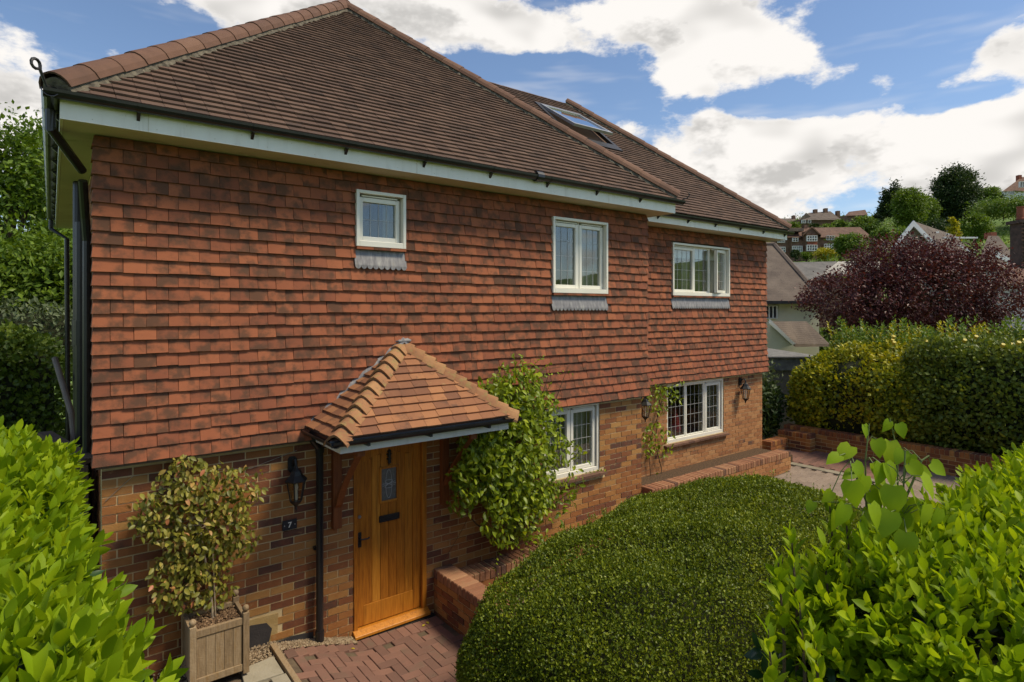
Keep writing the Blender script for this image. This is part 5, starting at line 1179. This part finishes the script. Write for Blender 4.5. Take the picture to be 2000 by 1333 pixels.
# ------------------------------------------------------------------ trees
def tree(name, label, base, h, crowns, nleaf, lsize, mat, trunk_r=.25, cat_='tree', group=None, clump=.45, bark=None, fill=.5, aniso=.6):
    """tapered trunk with limbs into each crown lobe; foliage in clumps with gaps between them. crowns: (dx,dy,z,rx,ry,rz)"""
    base = Vector(base); r = empty(name, base, label, cat_, group); m = MB()
    zc = sum(c[2] for c in crowns) / len(crowns)
    m.tube([base - Vector((0, 0, .4)), base + Vector((jit(.1), jit(.1), zc * .45)), base + Vector((jit(.2), jit(.2), zc)), base + Vector((jit(.2), jit(.2), h * .92))], [trunk_r, trunk_r * .75, trunk_r * .5, trunk_r * .1], 9)
    for c in crowns:
        for k in range(3):
            t_ = base + Vector((c[0] + jit(c[3] * .5), c[1] + jit(c[4] * .5), c[2] + jit(c[5] * .5))); s = base + Vector((0, 0, zc * random.uniform(.35, .8)))
            m.tube([s, s.lerp(t_, .5) + Vector((0, 0, -.05 * h * random.random())), t_], [trunk_r * .35, trunk_r * .22, trunk_r * .06], 6)
    m.build('trunk', bark or TWIG, r)
    vol = np.array([c[3] * c[4] * c[5] for c in crowns]) ** .7; vol /= vol.sum(); Pp = []; Nn = []
    ncl = max(12, int(nleaf / 55))
    for c, v in zip(crowns, vol):
        k = max(3, int(ncl * v)); q = unit(rnd(k)) * (RNG.random(k) ** .33 * .55 + .45)[:, None]
        cc = np.array(base) + np.array(c[:3]) + q * np.array(c[3:6]); per = int(nleaf * v / k) + 1
        off = rnd(k * per, 1.) * np.array([1, 1, aniso]) * clump * RNG.uniform(.6, 1.3, k).repeat(per)[:, None]
        Pp.append(cc.repeat(per, 0) + off); Nn.append(q.repeat(per, 0) * .6 + off * .5)
    P = np.concatenate(Pp); Nn = np.concatenate(Nn); n = len(P)
    leaf_mass('crown', frames(P, Nn + rnd(n, .7) + np.array([[0, 0, -.1]]), np.array([[0, 0, .7]]) + Nn * .5 + rnd(n, .5), RNG.uniform(.6, 1.4, n) * lsize), TINY, mat, r, True); return r
def tpx(px, pyb, pyt, wpx, d, dz=0):
    b = at(px, pyb, d); return b, (pyb - pyt) / F * d, wpx / F * d
# purple plum beside the hedge
b, h, w_ = tpx(1790, 760, 470, 430, 21.5)
tree('purple_tree', 'spreading purple-leaved plum tree behind the hedges', b, h, [(-2.4, .9, h * .62, 2.0, 1.8, .95), (0, 0, h * .66, 2.8, 2.2, 1.4), (2.0, -1.0, h * .66, 2.1, 1.8, 1.3), (-.8, .4, h * .86, 1.9, 1.5, .75), (1.3, -.6, h * .88, 1.6, 1.4, .65), (.9, -.4, h * .38, 2.6, 1.8, 1.0), (-1.6, .6, h * .42, 1.7, 1.4, .8)], 64000, .105, L_PLUM, .24, clump=.18, aniso=.8)
# trees behind the house on the left
for (px, pyb, pyt, wpx, d, mt, lab, nl) in ((20, 690, 235, 170, 19, L_TREE, 'tall green tree at the left edge behind the beech hedge', 15000), (108, 690, 235, 90, 23, L_TREE, 'leafy green tree close behind the left gutter', 12000), (60, 690, 470, 190, 17, L_TREE, 'spreading tree low behind the beech hedge', 15000)):
    b, h, w_ = tpx(px, pyb, pyt, wpx, d)
    tree('garden_tree', lab, b, h, [(0, 0, h * .55, w_ * .5, w_ * .5, h * .28), (-w_ * .25, .3, h * .75, w_ * .32, w_ * .3, h * .17), (w_ * .2, -.3, h * .8, w_ * .28, w_ * .3, h * .16), (jit(.5), 0, h * .93, w_ * .16, w_ * .16, h * .09), (w_ * .2, .2, h * .3, w_ * .4, w_ * .4, h * .18)], nl, .17, mt, .2, clump=.42, group='trees behind the left of the house')
hedge('grey_leaf_shrub', 'pale grey-green shrub above the beech hedge on the left', *(lambda b: (b.x - 1.6, b.x + 1.7, b.y - .8, b.y + .8, 1.5, b.z + .0))(at(40, 600, 15.5)), 5000, .12, L_GREYG, .12, .5, cat_='shrub', lum_=.2)

# ------------------------------------------------------------------ neighbours and hillside
FWv = FW.copy()
def pt_(px, py, d, off=0): return at(px, py, d + off)
def pbox(m, px0, px1, py0, py1, d, D, off=0):
    f = [pt_(px, py, d, off) for px, py in ((px0, py0), (px1, py0), (px0, py1), (px1, py1))]; bk = [p + FWv * D for p in f]
    return m.hexa([f[0], f[1], bk[0], bk[1], f[2], f[3], bk[2], bk[3]])
CREAM = pm('cream_render', [(.3, (.62, .56, .41)), (.7, (.70, .64, .49))], .9, 0, 1.5, bump=(20, .4))
PEBBLE = pm('pebbledash', [(.3, (.13, .105, .09)), (.5, (.2, .165, .14)), (.7, (.28, .235, .2))], .9, 0, 60, bump=(60, .8))
CONC = pm('flat_roof_felt', [(.3, (.12, .115, .11)), (.7, (.22, .21, .19))], .9, 0, 5, patch=((.36, .33, .28), 9, .56, .7, .6), bump=(30, .5))
def roofmat(name, c0, c1):
    m_, t = nodemat(name); geo = t.new('ShaderNodeNewGeometry'); nz = t.noise(geo.outputs['Position'], 1.3, 6); c = t.ramp(nz, [(.35, c0), (.68, c1)])
    c = t.mix(t.m('MULTIPLY', t.sm(t.noise(geo.outputs['Position'], 9, 3), .55, .7), .4), c, (.05, .04, .032))
    sz = t.new('ShaderNodeSeparateXYZ'); t.put(sz.inputs[0], geo.outputs['Position']); wv = t.m('FRACT', t.m('MULTIPLY', sz.outputs[2], 13.))
    bn = t.new('ShaderNodeBump'); bn.inputs['Strength'].default_value = .8; bn.inputs['Distance'].default_value = .02; t.put(bn.inputs['Height'], t.m('SUBTRACT', 1., wv))
    b = t.new('ShaderNodeBsdfPrincipled'); t.put(b.inputs['Base Color'], c); b.inputs['Roughness'].default_value = .9; t.l.new(bn.outputs[0], b.inputs['Normal']); finish(t, b.outputs[0]); return m_
FROOF = roofmat('old_roof_tiles', (.085, .062, .048), (.15, .115, .088)); FROOFR = roofmat('red_brown_roof', (.10, .05, .032), (.17, .095, .06)); SLATE = roofmat('grey_roof', (.10, .095, .085), (.17, .155, .14))
FBRICK = pm('far_brick', [(.3, (.13, .075, .05)), (.7, (.22, .13, .085))], .9, 0, 3, patch=((.3, .2, .12), 1, .55, .7, .4), bump=(30, .3)); FREDB = pm('far_red_tile', [(.3, (.22, .07, .04)), (.7, (.30, .10, .06))], .9, 0, 3, bump=None)
FPANE = glassm('far_glass', .3, (.1, .1, .1)); FWHITE = pm('far_white', [(.3, (.70, .69, .66)), (.7, (.78, .77, .75))], .6, 0, 1, bump=None); DKROOM = pm('dark_opening', [(.3, (.02, .02, .022)), (.7, (.035, .035, .038))], .4, 0, 1, bump=None, spec=.5)
def fwin(par, px0, px1, py0, py1, d, nc=3, nr=2, off=0):
    """far window: white frame with bars, dark panes set back"""
    m = MB(); t = .12 * (px1 - px0) / nc; th = d * .0035; bw = max(.5, (px1 - px0) * .05)
    m2 = MB(); pbox(m2, px0, px1, py0, py1, d, th * .4, off - th * .2)
    ww = (px1 - px0) / nc; hh = (py0 - py1) / nr
    for k in range(nc + 1): xx = px0 + ww * k; pbox(m, xx - bw / 2, xx + bw / 2, py0 + bw / 2, py1 - bw / 2, d, th, off - th * 1.2)
    for k in range(nr + 1): yy = py0 - hh * k; pbox(m, px0, px1, yy + bw / 2, yy - bw / 2, d, th * .9, off - th * 1.15)
    o = m.build('window', FWHITE, par); m2.build('pane', DKROOM, o); return o
def poly(m, *pts): m.add([Vector(p) for p in pts], [tuple(range(len(pts)))]); return m
def slabroof(m, pts, th=.12): return m.prism([Vector(p) for p in pts], (0, 0, -th))

# garage with flat roof beyond the hedge
gr = empty('garage', at(1545, 800, 15.4), 'pebbledashed flat-roofed garage beside the golden hedge', 'garage')
m = MB(); pbox(m, 1470, 1600, 900, 724, 15.4, 5.0); m.build('wall', PEBBLE, gr)
m = MB(); pbox(m, 1466, 1606, 724, 700, 15.3, 5.2); m.build('fascia', CONC, gr)
m = MB(); pbox(m, 1462, 1610, 699.6, 697, 15.2, 5.4); m.build('roof', CONC, gr)

# cream neighbour
D_ = 27.; hs = empty('cream_house', at(1500, 760, D_), 'cream rendered house with brown hipped roof right of the tile-hung wing', 'house')
m = MB(); pbox(m, 1380, 1600, 800, 592, D_, 7.); m.build('wall', CREAM, hs)
a, b, c, d = pt_(1370, 592, D_, -.4), pt_(1612, 592, D_, -.4), pt_(1612, 592, D_, 7.4), pt_(1370, 592, D_, 7.4); e, f = pt_(1440, 478, D_, 3.5), pt_(1512, 478, D_, 3.5)
m = MB(); poly(m, a, b, f, e); poly(m, b, c, f); poly(m, c, d, e, f); poly(m, d, a, e); poly(m, a, d, c, b); m.build('roof', FROOF, hs)
m = MB(); m.tube([b, f], .12, 6); m.tube([e, f], .12, 6); m.build('ridge', FROOF, hs)
m = MB(); pbox(m, 1372, 1610, 594, 588, D_, .12, -.5); m.build('gutter', DKMETAL, hs)
m = MB(); pbox(m, 1511, 1530, 520, 497, D_, .9, 3.0); m.build('chimney', FWHITE, hs); m = MB(); pbox(m, 1508, 1533, 497, 494, D_, 1.1, 2.9); m.build('chimney_cap', CREAM, hs)
for px in (1514, 1518, 1522): m = MB(); c_ = pt_(px, 494, D_, 3.4); m.lathe(c_, [(.1, 0), (.12, .05), (.09, .22), (.11, .24)], 8); m.build('chimney_pot', FREDB, hs)
fwin(hs, 1488, 1518, 622, 598, D_, 4, 1)
m = MB(); pbox(m, 1440, 1508, 800, 690, D_ - 3.2, 3.2); poly(m, pt_(1500, 690, D_ - 3.2), pt_(1553, 672, D_ - 3.2), pt_(1506, 626, D_ - 3.2)); m.build('lean_to_wall', CREAM, hs)
m = MB(); slabroof(m, [pt_(1506, 628, D_ - 3.3), pt_(1553, 672, D_ - 3.3), pt_(1620, 672, D_ - 3.3, 2.5), pt_(1575, 628, D_ - 3.3, 2.5)]); m.build('lean_to_roof', FROOF, hs)
m = MB(); m.prism([pt_(1504, 624, D_ - 3.4), pt_(1554, 672, D_ - 3.4), pt_(1548, 674, D_ - 3.4), pt_(1503, 632, D_ - 3.4)], FWv * .08); m.build('barge_board', FWHITE, hs)

# grey-roofed outbuildings
D_ = 41.; hs = empty('grey_roof_house', at(1610, 600, D_), 'long low grey-roofed building behind the purple tree', 'building')
m = MB(); pbox(m, 1520, 1720, 640, 543, D_, 6); m.build('wall', FBRICK, hs)
m = MB(); slabroof(m, [pt_(1515, 545, D_, -.3), pt_(1615, 545, D_, -.3), pt_(1634, 511, D_, 3), pt_(1530, 513, D_, 3)]); slabroof(m, [pt_(1515, 545, D_, 6.3), pt_(1615, 545, D_, 6.3), pt_(1634, 511, D_, 3), pt_(1530, 513, D_, 3)]); m.build('roof', SLATE, hs)
m = MB(); slabroof(m, [pt_(1606, 536, D_, -.2), pt_(1720, 536, D_, -.2), pt_(1720, 511, D_, 3), pt_(1637, 511, D_, 3)]); m.build('pale_roof', pm('pale_roof_sheet', [(.3, (.3, .28, .24)), (.7, (.42, .39, .34))], .8, 0, 2, bump=None), hs)

# gabled house with white barge boards
D_ = 46.; hs = empty('gabled_house', at(1790, 620, D_), 'grey gabled house with white barge boards behind the purple tree', 'house')
m = MB(); m.prism([pt_(1748, 640, D_), pt_(1838, 640, D_), pt_(1838, 492, D_), pt_(1783, 441, D_), pt_(1748, 478, D_)], Vector((at(1866, 459, 54.5).x - at(1783, 432, 46).x, at(1866, 459, 54.5).y - at(1783, 432, 46).y, 0))); m.build('wall', pm('grey_render', [(.3, (.34, .31, .25)), (.7, (.42, .39, .32))], .9, 0, 1, bump=(20, .3)), hs)
ra, rb_, rc = pt_(1783, 432, D_, -.5), pt_(1846, 497, D_, -.5), pt_(1740, 484, D_, -.5)
off = at(1866, 459, 54.5) - ra; off.z = 0
m = MB(); slabroof(m, [ra, rb_, rb_ + off, ra + off], .2); slabroof(m, [ra, rc, rc + off, ra + off], .2); m.build('roof', FROOF, hs)
m = MB(); m.prism([ra + UP * .02, rb_ + UP * .02, rb_ - UP * .35, ra - UP * .42], FWv * -.12); m.prism([ra + UP * .02, rc + UP * .02, rc - UP * .35, ra - UP * .42], FWv * -.12); m.build('barge_board', FWHITE, hs)
m = MB(); pbox(m, 1845, 1910, 466, 463, D_, .3, 1.); m.build('gutter', FWHITE, hs)
for px, py in ((1828, 454), (1848, 458)): m = MB(); pbox(m, px, px + 6, py + 1.5, py - 1.5, D_, .06, 2.2 + (px - 1828) * .08); m.build('roof_slate', FWHITE, hs)
m = MB(); m.prism([pt_(1868, 478, D_ - 12), pt_(1872, 477, D_ - 12), pt_(1905, 494, D_ - 12), pt_(1900, 497, D_ - 12)], FWv * .1); tag(m.build('white_barge', FWHITE), 'sloping white barge board showing through the purple tree', 'barge board')

# white house with tall chimney at the right edge
D_ = 24.; hs = empty('white_house', at(1990, 760, D_), 'white walled house with tall brick chimney at the right edge', 'house')
m = MB(); pbox(m, 1950, 2180, 800, 551, D_, 7); m.build('wall', pm('white_render', [(.3, (.56, .54, .48)), (.7, (.64, .62, .57))], .9, 0, 1.5, bump=(20, .4)), hs)
a, b, c, d = pt_(1938, 552, D_, -.4), pt_(2200, 552, D_, -.4), pt_(2200, 552, D_, 7.4), pt_(1938, 552, D_, 7.4); e, f = pt_(2020, 478, D_, 3.5), pt_(2110, 478, D_, 3.5)
m = MB(); poly(m, a, b, f, e); poly(m, b, c, f); poly(m, c, d, e, f); poly(m, d, a, e); poly(m, a, d, c, b); m.build('roof', FROOFR, hs)
ch = MB(); pbox(ch, 1996, 2034, 560, 432, D_, .6, .9); cho = ch.build('chimney', pm('chimney_brick', [(.3, (.05, .035, .03)), (.7, (.11, .07, .055))], .9, 0, 6, bump=None), hs)
pbox_b = []
k2 = tpl('chb', lambda m: m.box(-.105, .105, -.02, .02, -.03, .03)); ps = []
for i in range(34):
    for j in range(4):
        px = 2000 + j * 9.6 + (4.8 if i % 2 else 0)
        if px > 2030: continue
        ps.append((k2, MAT4(pt_(px, 558 - i * 3.7, D_, .89), RT, FWv, UP), i))
emit(ps, 300, 'chimney_brick', 'chimney_brick', cho, pm('dark_chimney_brick', [(0, (.045, .03, .026)), (.5, (.09, .05, .038)), (1, (.14, .075, .05))], .9, .8, 6, bump=None))
m = MB(); pbox(m, 1993, 2037, 435, 429, D_, .75, .83); m.build('chimney_cap', cho.data.materials[0], hs)
m = MB(); m.lathe(pt_(1993, 430, D_, 1.2), [(.15, 0), (.16, .05), (.14, .08), (.125, .5), (.145, .52), (.145, .56)], 12); m.build('chimney_pot', FREDB, hs)
m = MB(); slabroof(m, [pt_(1950, 660, D_ - 2), pt_(2100, 660, D_ - 2), pt_(2100, 646, D_ - 2, 2), pt_(1958, 646, D_ - 2, 2)]); m.build('porch_roof', FROOFR, hs)
fwin(hs, 1994, 2040, 585, 555, D_, 3, 1); fwin(hs, 1966, 2040, 700, 670, D_, 4, 1)
D_ = 36.; hs = empty('hipped_cottage', at(1940, 600, D_), 'dark roofed cottage with white gable beside the tall chimney', 'house')
m = MB(); pbox(m, 1918, 1990, 640, 515, D_, 6); m.build('wall', FWHITE, hs)
a, b, c, d = pt_(1905, 525, D_, -.4), pt_(2000, 525, D_, -.4), pt_(2000, 525, D_, 6.4), pt_(1905, 525, D_, 6.4); e, f = pt_(1930, 461, D_, 3), pt_(1950, 461, D_, 3)
m = MB(); poly(m, a, b, f, e); poly(m, b, c, f); poly(m, c, d, e, f); poly(m, d, a, e); m.build('roof', FROOF, hs)
m = MB(); pbox(m, 1936, 1947, 465, 454, D_, .6, 3); m.build('chimney', FREDB, hs)
m = MB(); m.prism([pt_(1945, 490, D_, -.6), pt_(1972, 505, D_, -.6), pt_(1972, 515, D_, -.6), pt_(1947, 503, D_, -.6)], FWv * .1); m.build('gable_panel', FWHITE, hs)

# brick terrace on the hillside
D_ = 112.; hs = empty('brick_terrace', at(1600, 506, D_), 'long brown brick house with white bay windows on the hillside', 'house')
m = MB(); pbox(m, 1490, 1694, 520, 463, D_, 9); pbox(m, 1574, 1598, 515, 452, D_, 1.6, -1.6); pbox(m, 1545, 1574, 515, 470, D_, .8, -.8); m.build('wall', FBRICK, hs)
a, b, c, d = pt_(1480, 464, D_, -.6), pt_(1704, 464, D_, -.6), pt_(1704, 464, D_, 9.6), pt_(1480, 464, D_, 9.6); e, f = pt_(1510, 446, D_, 4.5), pt_(1680, 444, D_, 4.5)
m = MB(); poly(m, a, b, f, e); poly(m, b, c, f); poly(m, c, d, e, f); poly(m, d, a, e); m.build('roof', FROOFR, hs)
m = MB(); slabroof(m, [pt_(1568, 458, D_, -1.9), pt_(1586, 442, D_, -1.9), pt_(1586, 442, D_, 4), pt_(1568, 458, D_, 4)], .3); slabroof(m, [pt_(1604, 458, D_, -1.9), pt_(1586, 442, D_, -1.9), pt_(1586, 442, D_, 4), pt_(1604, 458, D_, 4)], .3); poly(m, pt_(1570, 458, D_, -1.7), pt_(1602, 458, D_, -1.7), pt_(1586, 444, D_, -1.7)); m.build('gable_roof', FROOFR, hs)
m = MB(); pbox(m, 1577, 1596, 479, 471, D_, .1, -1.75); m.build('tile_panel', FREDB, hs)
m = MB(); pbox(m, 1526, 1570, 452, 446, D_, 4, -.4); m.build('dormer_roof', FROOF, hs)
for (x0_, x1_, y0_, y1_, nc, off) in ((1520, 1533, 474, 467, 4, 0), (1549, 1559, 472, 465, 2, -.9), (1577, 1596, 471, 461, 4, -1.65), (1615, 1630, 469, 461, 3, -.0), (1518, 1534, 493, 483, 4, 0), (1549, 1567, 492, 481, 5, -.85), (1577, 1596, 490, 479, 4, -1.65), (1611, 1629, 487, 477, 4, 0)): fwin(hs, x0_, x1_, y0_, y1_, D_, nc, 2, off)
m = MB(); pbox(m, 1571, 1577, 447, 440, D_, 1, 4); m.build('chimney', FBRICK, hs)
D_ = 150.; hs = empty('hilltop_house', at(1602, 440, D_), 'dark roofed house with twin chimneys on the skyline', 'house')
m = MB(); pbox(m, 1562, 1640, 450, 428, D_, 10); m.build('wall', FBRICK, hs)
a, b, c, d = pt_(1558, 430, D_, -.6), pt_(1644, 430, D_, -.6), pt_(1644, 430, D_, 10), pt_(1558, 430, D_, 10); e, f = pt_(1580, 416, D_, 5), pt_(1622, 413, D_, 5)
m = MB(); poly(m, a, b, f, e); poly(m, b, c, f); poly(m, c, d, e, f); poly(m, d, a, e); poly(m, pt_(1560, 432, D_, -1), pt_(1584, 424, D_, -1), pt_(1574, 416, D_, -1)); m.build('roof', FROOF, hs)
for px, py in ((1591, 409), (1611, 407), (1635, 412)): m = MB(); pbox(m, px, px + 6, 425, py, D_, 1, 4); m.build('chimney', FBRICK, hs)
fwin(hs, 1567, 1574, 436, 430, D_, 2, 1, -1.); fwin(hs, 1579, 1584, 436, 430, D_, 1, 1)
D_ = 152.; hs = empty('small_skyline_house', at(1540, 440, D_), 'low brown roof with one chimney just right of the eaves', 'house')
m = MB(); pbox(m, 1520, 1553, 455, 436, D_, 8); m.build('wall', FBRICK, hs); m = MB(); slabroof(m, [pt_(1514, 438, D_, -.5), pt_(1556, 438, D_, -.5), pt_(1553, 427, D_, 4), pt_(1520, 427, D_, 4)]); m.build('roof', FROOF, hs); m = MB(); pbox(m, 1549, 1554, 436, 421, D_, 1, 3.5); m.build('chimney', FBRICK, hs)
D_ = 170.; hs = empty('distant_house', at(1670, 430, D_), 'reddish roof among the shrubs on the skyline', 'house')
m = MB(); pbox(m, 1655, 1690, 440, 420, D_, 8); m.build('wall', FBRICK, hs); m = MB(); slabroof(m, [pt_(1650, 422, D_, -.5), pt_(1695, 420, D_, -.5), pt_(1690, 410, D_, 4), pt_(1658, 414, D_, 4)]); m.build('roof', FROOFR, hs)
D_ = 185.; hs = empty('white_villa', at(1990, 395, D_), 'white house with red-brown roof high on the hill at the right edge', 'house')
m = MB(); pbox(m, 1963, 2060, 402, 372, D_, 12); m.build('wall', FWHITE, hs)
m = MB(); a, b, c, d = pt_(1958, 374, D_, -.8), pt_(2066, 374, D_, -.8), pt_(2066, 374, D_, 12.8), pt_(1958, 374, D_, 12.8); e, f = pt_(1996, 346, D_, 6), pt_(2030, 346, D_, 6)
poly(m, a, b, f, e); poly(m, b, c, f); poly(m, c, d, e, f); poly(m, d, a, e); m.build('roof', FROOFR, hs)
m = MB(); pbox(m, 1990, 1996, 356, 342, D_, 1.2, 5); m.build('chimney', FREDB, hs)
fwin(hs, 1969, 1981, 380, 374, D_, 3, 1); fwin(hs, 1969, 1981, 395, 390, D_, 3, 1); fwin(hs, 1993, 2004, 366, 355, D_, 2, 1, -1.)
D_ = 190.; hs = empty('hill_cottage', at(1920, 395, D_), 'small gabled roof just right of the great tree on the hill', 'house')
m = MB(); m.prism([pt_(1905, 402, D_), pt_(1940, 402, D_), pt_(1940, 381, D_), pt_(1916, 369, D_), pt_(1905, 377, D_)], FWv * 9); m.build('wall', CREAM, hs)
m = MB(); slabroof(m, [pt_(1915, 367, D_, -.6), pt_(1944, 384, D_, -.6), pt_(1948, 384, D_, 9), pt_(1920, 367, D_, 9)], .4); slabroof(m, [pt_(1915, 367, D_, -.6), pt_(1900, 379, D_, -.6), pt_(1904, 379, D_, 9), pt_(1920, 367, D_, 9)], .4); m.build('roof', FROOF, hs)

# hillside trees, each its own
HT = [  # px, base, top, width, depth, material, name, label, leaves, leaf size
 (1866, 455, 322, 88, 128, L_TREED, 'great_tree', 'great round-headed dark tree standing highest on the hill', 30000, .42),
 (1775, 450, 366, 66, 118, L_TREE, 'broadleaf_tree', 'dense green tree left of the great tree on the hill', 15000, .36),
 (1806, 450, 385, 50, 124, L_LIGHT, 'broadleaf_tree', 'pale green tree between the conifers and the great tree', 6000, .5),
 (1545, 470, 432, 34, 118, L_TREE, 'round_tree', 'small round green tree above the brick terrace beside the eaves', 3000, .4),
 (1615, 465, 440, 30, 122, L_LIGHT, 'round_tree', 'light green bush behind the brick terrace roof', 2500, .4),
 (1592, 462, 436, 22, 124, L_TREED, 'round_tree', 'dark bush below the hilltop house', 1800, .4),
 (1660, 500, 457, 60, 92, L_LIGHT, 'round_tree', 'light green tree at the right end of the brick terrace', 5000, .36),
 (1690, 462, 425, 60, 120, L_LIGHT, 'round_tree', 'yellowish green tree on the slope right of the hilltop house', 4000, .45),
 (1640, 452, 430, 30, 130, L_LIGHT, 'round_tree', 'olive bush right of the twin chimneys', 2000, .4),
 (1722, 490, 444, 40, 84, L_LIGHT, 'round_tree', 'bright lime green bush above the purple tree', 3500, .3),
 (1553, 506, 489, 18, 100, L_TREED, 'round_bush', 'clipped round dark bush in front of the terrace', 1500, .25),
 (1575, 508, 494, 24, 99, L_TREE, 'round_bush', 'low green bush below the bay windows', 1500, .25),
 (1610, 508, 486, 42, 98, L_GOLD, 'round_bush', 'yellow-green bushes below the right end of the terrace', 2500, .25),
 (1500, 515, 470, 20, 90, L_GOLD, 'round_bush', 'yellow-green shrub showing just past the corner of the wing', 1500, .25),
 (1862, 472, 422, 28, 80, L_GOLD, 'conical_bush', 'conical golden-brown conifer behind the gabled house', 3000, .25),
 (1905, 470, 420, 60, 86, L_TREE, 'broadleaf_tree', 'green tree right of the conical golden conifer', 5000, .32),
 (1930, 400, 365, 40, 150, L_LIGHT, 'round_tree', 'pale rounded tree in front of the small hill cottage', 3000, .5),
 (1950, 396, 378, 22, 160, L_TREED, 'round_tree', 'dark bush between the hill cottage and the white villa', 1500, .45),
 (1716, 437, 416, 26, 140, L_TREED, 'round_tree', 'dark shrub on the skyline left of the conifers', 1800, .4),
 (1960, 425, 392, 120, 118, L_LIGHT, 'round_tree', 'row of light green growth below the white villa', 6000, .42),
 (1820, 470, 430, 60, 95, L_TREED, 'broadleaf_tree', 'dark trees at the foot of the great tree', 5000, .4),
 (1770, 480, 445, 60, 90, L_TREE, 'broadleaf_tree', 'green tree above the gabled roof', 4500, .35)]
for px, pb_, ptp, wp, d, mt, nm, lab, nl, ls in HT:
    b, h, w_ = tpx(px, pb_, ptp, wp, d)
    cr = [(0, 0, h * .55, w_ * .42, w_ * .42, h * .34), (-w_ * .22, 0, h * .62, w_ * .28, w_ * .3, h * .24), (w_ * .2, 0, h * .66, w_ * .27, w_ * .3, h * .24), (0, 0, h * .82, w_ * .24, w_ * .25, h * .15), (w_ * .05, 0, h * .25, w_ * .35, w_ * .35, h * .18)]
    if nm == 'conical_bush': cr = [(0, 0, h * (.15 + .17 * k), w_ * .45 * (1 - k * .19), w_ * .45 * (1 - k * .19), h * .14) for k in range(5)]
    tree(nm, lab, b, h, cr, nl, ls, mt, max(.12, h * .025), 'bush' if 'bush' in nm else 'tree', 'trees and bushes on the hillside', clump=w_ * .075)
for px, pb_, ptp, wp, lab in ((1731, 420, 372, 18, 'shorter dark conifer, the left one of the pair on the hill'), (1746, 420, 354, 24, 'taller dark conifer, the right one of the pair on the hill')):
    b, h, w_ = tpx(px, pb_, ptp, wp, 130)
    tree('conifer', lab, b, h, [(0, 0, h * (.12 + .12 * k), w_ * .5 * (1 - k * .12), w_ * .5 * (1 - k * .12), h * .08) for k in range(8)], 3500, .5, L_TREED, .2, 'conifer', 'dark conifers on the hill', clump=.45)
# scrub and hedgerows covering the slope, too far to tell apart
n = 170000; s = 45 + 215 * RNG.random(n) ** 1.2; t_ = RNG.uniform(-.45, .75, n) * s; X = s * HD[0] - t_ * -HD[1] * -1; Y = -6 + s * HD[1] + t_ * HD[0]
X = s * HD[0] + t_ * HD[1] * -1; keep = (np.sin(X * .13 + Y * .07) + np.sin(Y * .19 - X * .05) + RNG.normal(0, .5, n)) > -.5
X, Y = X[keep], Y[keep]; Zg = _h(X, Y); k = len(X); P = np.stack([X, Y, Zg + RNG.random(k) ** 1.5 * 2.6 * (.5 + .5 * np.sin(X * .31) * np.cos(Y * .27))], 1)
o = leaf_mass('hillside_scrub', frames(P, rnd(k) + np.array([[0, 0, .4]]), rnd(k, .6) + np.array([[-.3, -.3, .9]]), RNG.uniform(.3, .7, k)), TINY, L_SCRUB, None, True); tag(o, 'mass of scrub and hedgerows covering the far hillside', 'scrub')
